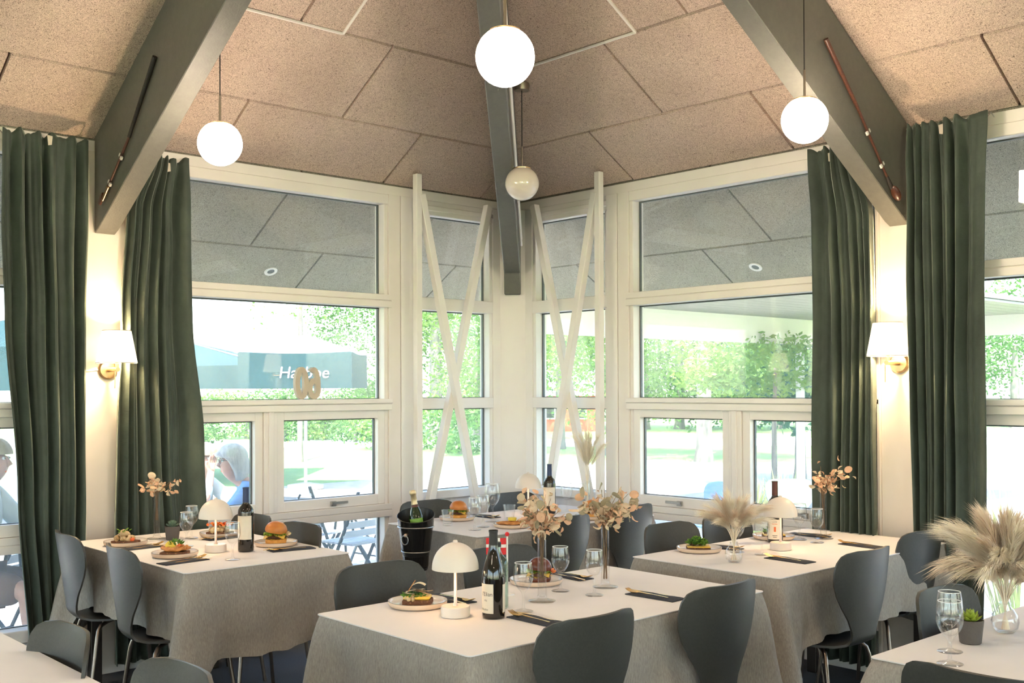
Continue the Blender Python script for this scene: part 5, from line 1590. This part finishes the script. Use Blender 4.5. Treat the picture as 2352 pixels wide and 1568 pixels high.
# ---- garden furniture
def folding_chair(p, rot, label):
    r = thing('folding_chair', label, 'chair', (p.x, p.y, GZ + 0.001), rot, 'slatted folding garden chairs')
    for s in (-1, 1):
        MB().bar((s * 0.19, 0.20, 0.0), (s * 0.19, -0.24, 0.86), 0.014, 0.024, (1, 0, 0)).build('back_frame', 'chair_frame', r)
        MB().bar((s * 0.165, -0.22, 0.0), (s * 0.165, 0.19, 0.45), 0.014, 0.024, (1, 0, 0)).build('cross_leg', 'chair_frame', r)
    for k in range(7):
        y = -0.15 + 0.055 * k
        MB().box(-0.19, 0.19, y - 0.020, y + 0.020, 0.445, 0.460).build('seat_slat', 'chair_slat', r)
    for k in range(5):
        z = 0.52 + 0.072 * k
        y = lerp(0.20, -0.24, z / 0.86)
        MB().box(-0.19, 0.19, y - 0.006, y + 0.006, z - 0.025, z + 0.025).build('back_slat', 'chair_slat', r)
    MB().tube([(-0.19, 0.14, 0.10), (0.19, 0.14, 0.10)], 0.008, 8).build('stretcher', 'chair_frame', r, True)
folding_chair(W2(712, 9.0), camrot - 0.5, 'slatted folding chair outside below the 60 sign')
folding_chair(W2(815, 8.5), camrot + 0.9, 'folding garden chair outside the low pane beside the bucket')
folding_chair(W2(870, 10.2), camrot + 2.4, 'farther folding garden chair outside the left mullion')
folding_chair(W2(30, 6.9), camrot + 1.35, 'folding garden chair outside the far left low pane')
def patio_table(p, r_, label, ht=0.70):
    t = thing('patio_table', label, 'table', (p.x, p.y, GZ + 0.001), 0, 'round patio tables')
    MB().lathe([(0, ht - 0.03), (r_, ht - 0.03), (r_ + 0.008, ht - 0.015), (r_, ht), (0, ht)], 36).build('tabletop', 'chair_slat', t, True)
    for k in range(3):
        a = 2 * pi * k / 3 + 0.4
        MB().tube([(0.05 * cos(a), 0.05 * sin(a), ht - 0.03), (0.10 * cos(a), 0.10 * sin(a), ht * 0.5), (0.22 * cos(a), 0.22 * sin(a), 0.2), (r_ * 0.85 * cos(a), r_ * 0.85 * sin(a), 0.0)], 0.012, 8).build('leg', 'chair_frame', t, True)
patio_table(W2(455, 8.05), 0.36, 'round patio table in front of the woman in blue')
patio_table(W2(40, 6.35), 0.30, 'round patio table beside the man at the left edge', 0.76)
patio_table(W2(790, 9.6), 0.33, 'round patio table with curved legs outside the left casement')
ch1 = chair(0.62, 2.70, -2.3, 'sage plastic shell chair outside the right casement', 'outdoor plastic chairs', GZ - 0.005, 'sage_plastic')
ch2 = chair(-0.10, 2.45, 1.2, 'blue plastic shell chair outside, left of the sage one', 'outdoor plastic chairs', GZ - 0.005, 'blue_plastic')
def blades(p, n, h, sp, label, pot=None, seed=1, m='grass_blade'):
    rnd = random.Random(seed)
    r = thing('ornamental_grass', label, 'plant', (p.x, p.y, GZ), 0, 'ornamental grasses outside')
    z0 = 0.0
    if pot:
        MB().lathe([(0, 0), (pot * 0.7, 0), (pot, pot * 2.2), (pot * 0.92, pot * 2.2), (pot * 0.85, pot * 2.0), (0, pot * 2.0)], 28).build('planter', 'planter_blue', r, True)
        z0 = pot * 2.0
    mb = MB()
    for k in range(n):
        a = rnd.uniform(0, 2 * pi)
        q = rnd.random() * sp * 0.35
        b = Vector((q * cos(a), q * sin(a), z0))
        t = b + Vector((cos(a) * sp * rnd.uniform(0.2, 1), sin(a) * sp * rnd.uniform(0.2, 1), h * rnd.uniform(0.6, 1.1)))
        mid = b.lerp(t, 0.55) + Vector((0, 0, h * 0.16))
        w = Vector((-sin(a), cos(a), 0)) * 0.008
        mb.add([b - w, b + w, mid + w * 0.8, mid - w * 0.8, t], [(0, 1, 2, 3), (3, 2, 4)])
    o = mb.build('blades', m, r)
    o['kind'] = 'stuff'
blades(W2(1348, 10.5), 90, 0.45, 0.22, 'grass in a blue planter outside the right brace', 0.15, 3)
blades(W2(1720, 10.6), 200, 0.72, 0.30, 'tall ornamental grass outside the right casement, left clump', None, 4)
blades(W2(1800, 11.2), 200, 0.75, 0.30, 'tall ornamental grass outside the right casement, right clump', None, 5)
blades(W2(2335, 7.6), 60, 1.05, 0.55, 'long leaved plant outside the far right window', None, 6)
# ---- people at the patio tables
def skin_body(r, name, chain, m, sub=2):
    """chain: list of (parent index or None, co, radius)"""
    me = bpy.data.meshes.new(name)
    me.from_pydata([c for _, c, _ in chain], [(p, i) for i, (p, _, _) in enumerate(chain) if p is not None], [])
    bm = bmesh.new()
    bm.from_mesh(me)
    lay = bm.verts.layers.skin.verify()
    bm.verts.ensure_lookup_table()
    for i, (_, _, rad) in enumerate(chain):
        bm.verts[i][lay].radius = (rad, rad) if not isinstance(rad, tuple) else rad
        bm.verts[i][lay].use_root = (i == 0)
    bm.to_mesh(me)
    bm.free()
    o = link(name, me, r)
    o.modifiers.new('skin', 'SKIN').use_smooth_shade = True
    sb = o.modifiers.new('smooth', 'SUBSURF')
    sb.levels = sub
    sb.render_levels = sub
    me.materials.append(MATS[m])
    return o
def hand(ch, wrist, d, side, curl):
    """adds palm and five fingers to a chain from vertex index wrist; d forward, side lateral"""
    base = Vector(ch[wrist][1])
    d = d.normalized()
    side = side.normalized()
    ch.append((wrist, tuple(base + d * 0.05), 0.026))
    palm = len(ch) - 1
    dn = d.cross(side).normalized() * curl
    for k, L_ in enumerate((0.070, 0.080, 0.076, 0.060)):
        s_ = (k - 1.5) * 0.019
        p0 = base + d * 0.075 + side * s_
        ch.append((palm, tuple(p0), 0.0095))
        ch.append((len(ch) - 1, tuple(p0 + d * L_ * 0.5 + dn * L_ * 0.10), 0.0085))
        ch.append((len(ch) - 1, tuple(p0 + d * L_ * 0.92 + dn * L_ * 0.32), 0.0070))
    t0 = base + d * 0.03 + side * -0.034
    ch.append((wrist, tuple(t0), 0.011))
    ch.append((len(ch) - 1, tuple(t0 + d * 0.035 + side * -0.018), 0.0095))
    ch.append((len(ch) - 1, tuple(t0 + d * 0.062 + side * -0.020 + dn * 0.015), 0.0080))
def person(p, rot, label, shirt, hairm, hair_len, trousers, arms, headfwd=0.20, headz=1.08, glasses=False, headturn=0.0, seat=0.46, shorts=False):
    r = thing('person', label, 'person', (p.x, p.y, GZ), rot, 'people seated outside')
    V = Vector
    hc = V((0, headfwd, headz))
    ns = V((0, headfwd * 0.62, headz - 0.135))
    ch = [(None, (0, 0, seat + 0.08), (0.13, 0.11)), (0, (0, headfwd * 0.15, seat + 0.25), (0.125, 0.10)), (1, (0, headfwd * 0.42, headz - 0.27), (0.13, 0.09)), (2, tuple(ns), (0.060, 0.056)),
          (3, tuple(hc + V((0, -0.022, -0.10))), 0.048), (4, tuple(hc + V((0, 0.0, -0.035))), (0.082, 0.094)), (5, tuple(hc + V((0, -0.005, 0.06))), (0.078, 0.092))]
    for s in (-1, 1):
        ch.append((0, (s * 0.09, 0.10, seat + 0.06), 0.085))
        ch.append((len(ch) - 1, (s * 0.11, 0.42, seat + 0.05), 0.062))
        ch.append((len(ch) - 1, (s * 0.11, 0.45, 0.28), 0.052))
        ch.append((len(ch) - 1, (s * 0.11, 0.43, 0.08), 0.038))
        ch.append((len(ch) - 1, (s * 0.11, 0.56, 0.04), 0.035))
    sl = [(None, tuple(ns + V((0, 0.002, -0.012))), (0.076, 0.072)), (0, (0, headfwd * 0.42, headz - 0.275), (0.175, 0.135)), (1, (0, headfwd * 0.15, seat + 0.27), (0.172, 0.15)), (2, (0, 0.0, seat + 0.10), (0.18, 0.155)), (3, (0, 0.0, seat + 0.03), (0.178, 0.155))]
    for s, (el, wr, hd, sd_, cu) in zip((-1, 1), arms):
        sh = V((s * 0.165, headfwd * 0.5, headz - 0.19))
        ch.append((2, tuple(sh), 0.055))
        ch.append((len(ch) - 1, tuple(el), 0.042))
        ch.append((len(ch) - 1, tuple(V(el).lerp(V(wr), 0.5)), 0.037))
        ch.append((len(ch) - 1, tuple(wr), 0.027))
        hand(ch, len(ch) - 1, V(hd), V(sd_), cu)
        sl.append((1, tuple(sh), 0.072))
        sl.append((len(sl) - 1, tuple(sh.lerp(V(el), 0.5)), 0.064))
        sl.append((len(sl) - 1, tuple(sh.lerp(V(el), 0.95)), 0.056))
        if not shorts: sl.append((len(sl) - 1, tuple(V(el).lerp(V(wr), 0.6)), 0.047))
    skin_body(r, 'body', ch, 'skin')
    skin_body(r, 'shirt', sl, shirt)
    tr = [(None, (0, 0.0, seat + 0.07), (0.175, 0.14))]
    for s in (-1, 1):
        tr.append((0, (s * 0.095, 0.12, seat + 0.06), 0.118))
        tr.append((len(tr) - 1, (s * 0.11, 0.40, seat + 0.05), 0.094))
        if not shorts:
            tr.append((len(tr) - 1, (s * 0.11, 0.45, 0.28), 0.078))
            tr.append((len(tr) - 1, (s * 0.11, 0.43, 0.10), 0.070))
    skin_body(r, 'trousers' if not shorts else 'shorts', tr, trousers)
    # head details in head space, turned about z
    hd = bpy.data.objects.new('face', None)
    rt_ = Matrix.Rotation(headturn, 3, 'Z')
    def hp(x, y, z): return hc + rt_ @ V((x, y, z))
    bpy.data.objects.remove(hd)
    MB().tube([hp(0, 0.064, 0.03), hp(0, 0.092, -0.012), hp(0, 0.062, -0.030)], [0.009, 0.014, 0.010], 8).build('nose', 'skin', r, True)
    for s in (-1, 1):
        MB().ball(hp(s * 0.030, 0.066, 0.022), 0.0095, 10, 8).build('eye', 'flag_white', r, True)
        MB().ball(hp(s * 0.030, 0.0735, 0.022), 0.0045, 8, 6).build('iris', 'dark_plastic', r, True)
        MB().ball(hp(s * 0.080, -0.005, 0.0), (0.010, 0.020, 0.030), 8, 8).build('ear', 'skin', r, True)
        if glasses:
            MB().tube([hp(s * 0.034 + 0.026 * cos(2 * pi * k / 20), 0.084, 0.020 + 0.021 * sin(2 * pi * k / 20)) for k in range(21)], 0.0022, 6, False).build('glasses_rim', 'dark_plastic', r, True)
            MB().tube([hp(s * 0.060, 0.083, 0.024), hp(s * 0.083, 0.0, 0.024)], 0.002, 6).build('glasses_arm', 'dark_plastic', r, True)
    MB().tube([hp(-0.020, 0.052, -0.052), hp(0, 0.064, -0.054), hp(0.020, 0.052, -0.052)], [0.004, 0.007, 0.004], 8).build('mouth', 'tomato', r, True)
    def hair(u, v):
        a = 2 * pi * u
        fr = max(0.0, sin(a))              # front
        drop = lerp(hair_len, -0.045, fr ** 0.6)
        th = v * pi * 0.5
        top = V((0, -0.012, 0.045))
        if v <= 0.5:
            t = v / 0.5 * pi / 2
            q = V((0.098 * sin(t) * cos(a), 0.112 * sin(t) * sin(a), 0.100 * cos(t)))
        else:
            k = (v - 0.5) / 0.5
            bulge = 1 + 0.16 * sin(pi * k) * (hair_len > 0.08) - 0.10 * k * k
            q = V((0.098 * cos(a) * bulge, 0.112 * sin(a) * (1 if fr == 0 else 1.0) * bulge, -drop * k))
        q += V((0.0015 * sin(40 * a), 0.0015 * cos(37 * a), 0))
        return hc + rt_ @ (top + q)
    MB().grid(hair, 48, 20, True).build('hair', hairm, r, True, ang=80)
    return r
Vv = Vector
wr = camrot + pi / 2 + 0.25        # faces image left
hw_ = W2(530, 7.75)
def at_head(head, rot, fwd): 
    return head - Vector((-sin(rot), cos(rot), 0)) * fwd
person(at_head(hw_, wr, 0.26), wr, 'woman with grey bob, glasses and blue shirt leaning over a patio table', 'blue_shirt', 'grey_hair', 0.165, 'denim',
       (((-0.20, 0.30, 0.74), (-0.10, 0.50, 0.80), (0.3, 1, 0.1), (1, -0.3, 0), -1), ((0.20, 0.28, 0.74), (0.10, 0.48, 0.80), (-0.3, 1, 0.1), (-1, -0.3, 0), 1)), 0.26, 1.115, True, 0.25)
h2 = W2(472, 8.45)
w2 = camrot - pi / 2 - 0.75 + 0.2
person(at_head(h2, w2, 0.22), w2, 'person in pale shirt with a hand on the forehead beside the woman in blue', 'pale_shirt', 'blond_hair', 0.07, 'denim',
       (((-0.20, 0.30, 0.74), (-0.10, 0.48, 0.80), (0.3, 1, 0.1), (1, -0.3, 0), -1), ((0.17, 0.40, 0.80), (0.055, 0.345, 1.0), (-0.12, -0.05, 1), (-1, 0.1, -0.1), -1)), 0.22, 1.09)
h3 = W2(-12, 6.25)
w3 = camrot - pi / 2
person(at_head(h3, w3, 0.18), w3, 'man in pale shirt and brown shorts at the far left window edge', 'pale_shirt', 'blond_hair', 0.05, 'brown_shorts',
       (((-0.22, 0.28, 0.80), (-0.10, 0.50, 0.82), (0.2, 1, 0.0), (1, -0.2, 0), -1), ((0.22, 0.26, 0.80), (0.12, 0.50, 0.82), (-0.2, 1, 0.0), (-1, -0.2, 0), 1)), 0.18, 1.23, False, 0.0, 0.46, True)
def seat_for(head, rot, fwd, label):
    p = at_head(head, rot, fwd)
    q = p - Vector((-sin(rot), cos(rot), 0)) * 0.0
    folding_chair(q, rot, label)
seat_for(hw_, wr, 0.26, 'folding chair under the woman in blue')
seat_for(h2, w2, 0.22, 'folding chair under the person with a hand on the forehead')
seat_for(h3, w3, 0.18, 'folding chair under the man at the left edge')
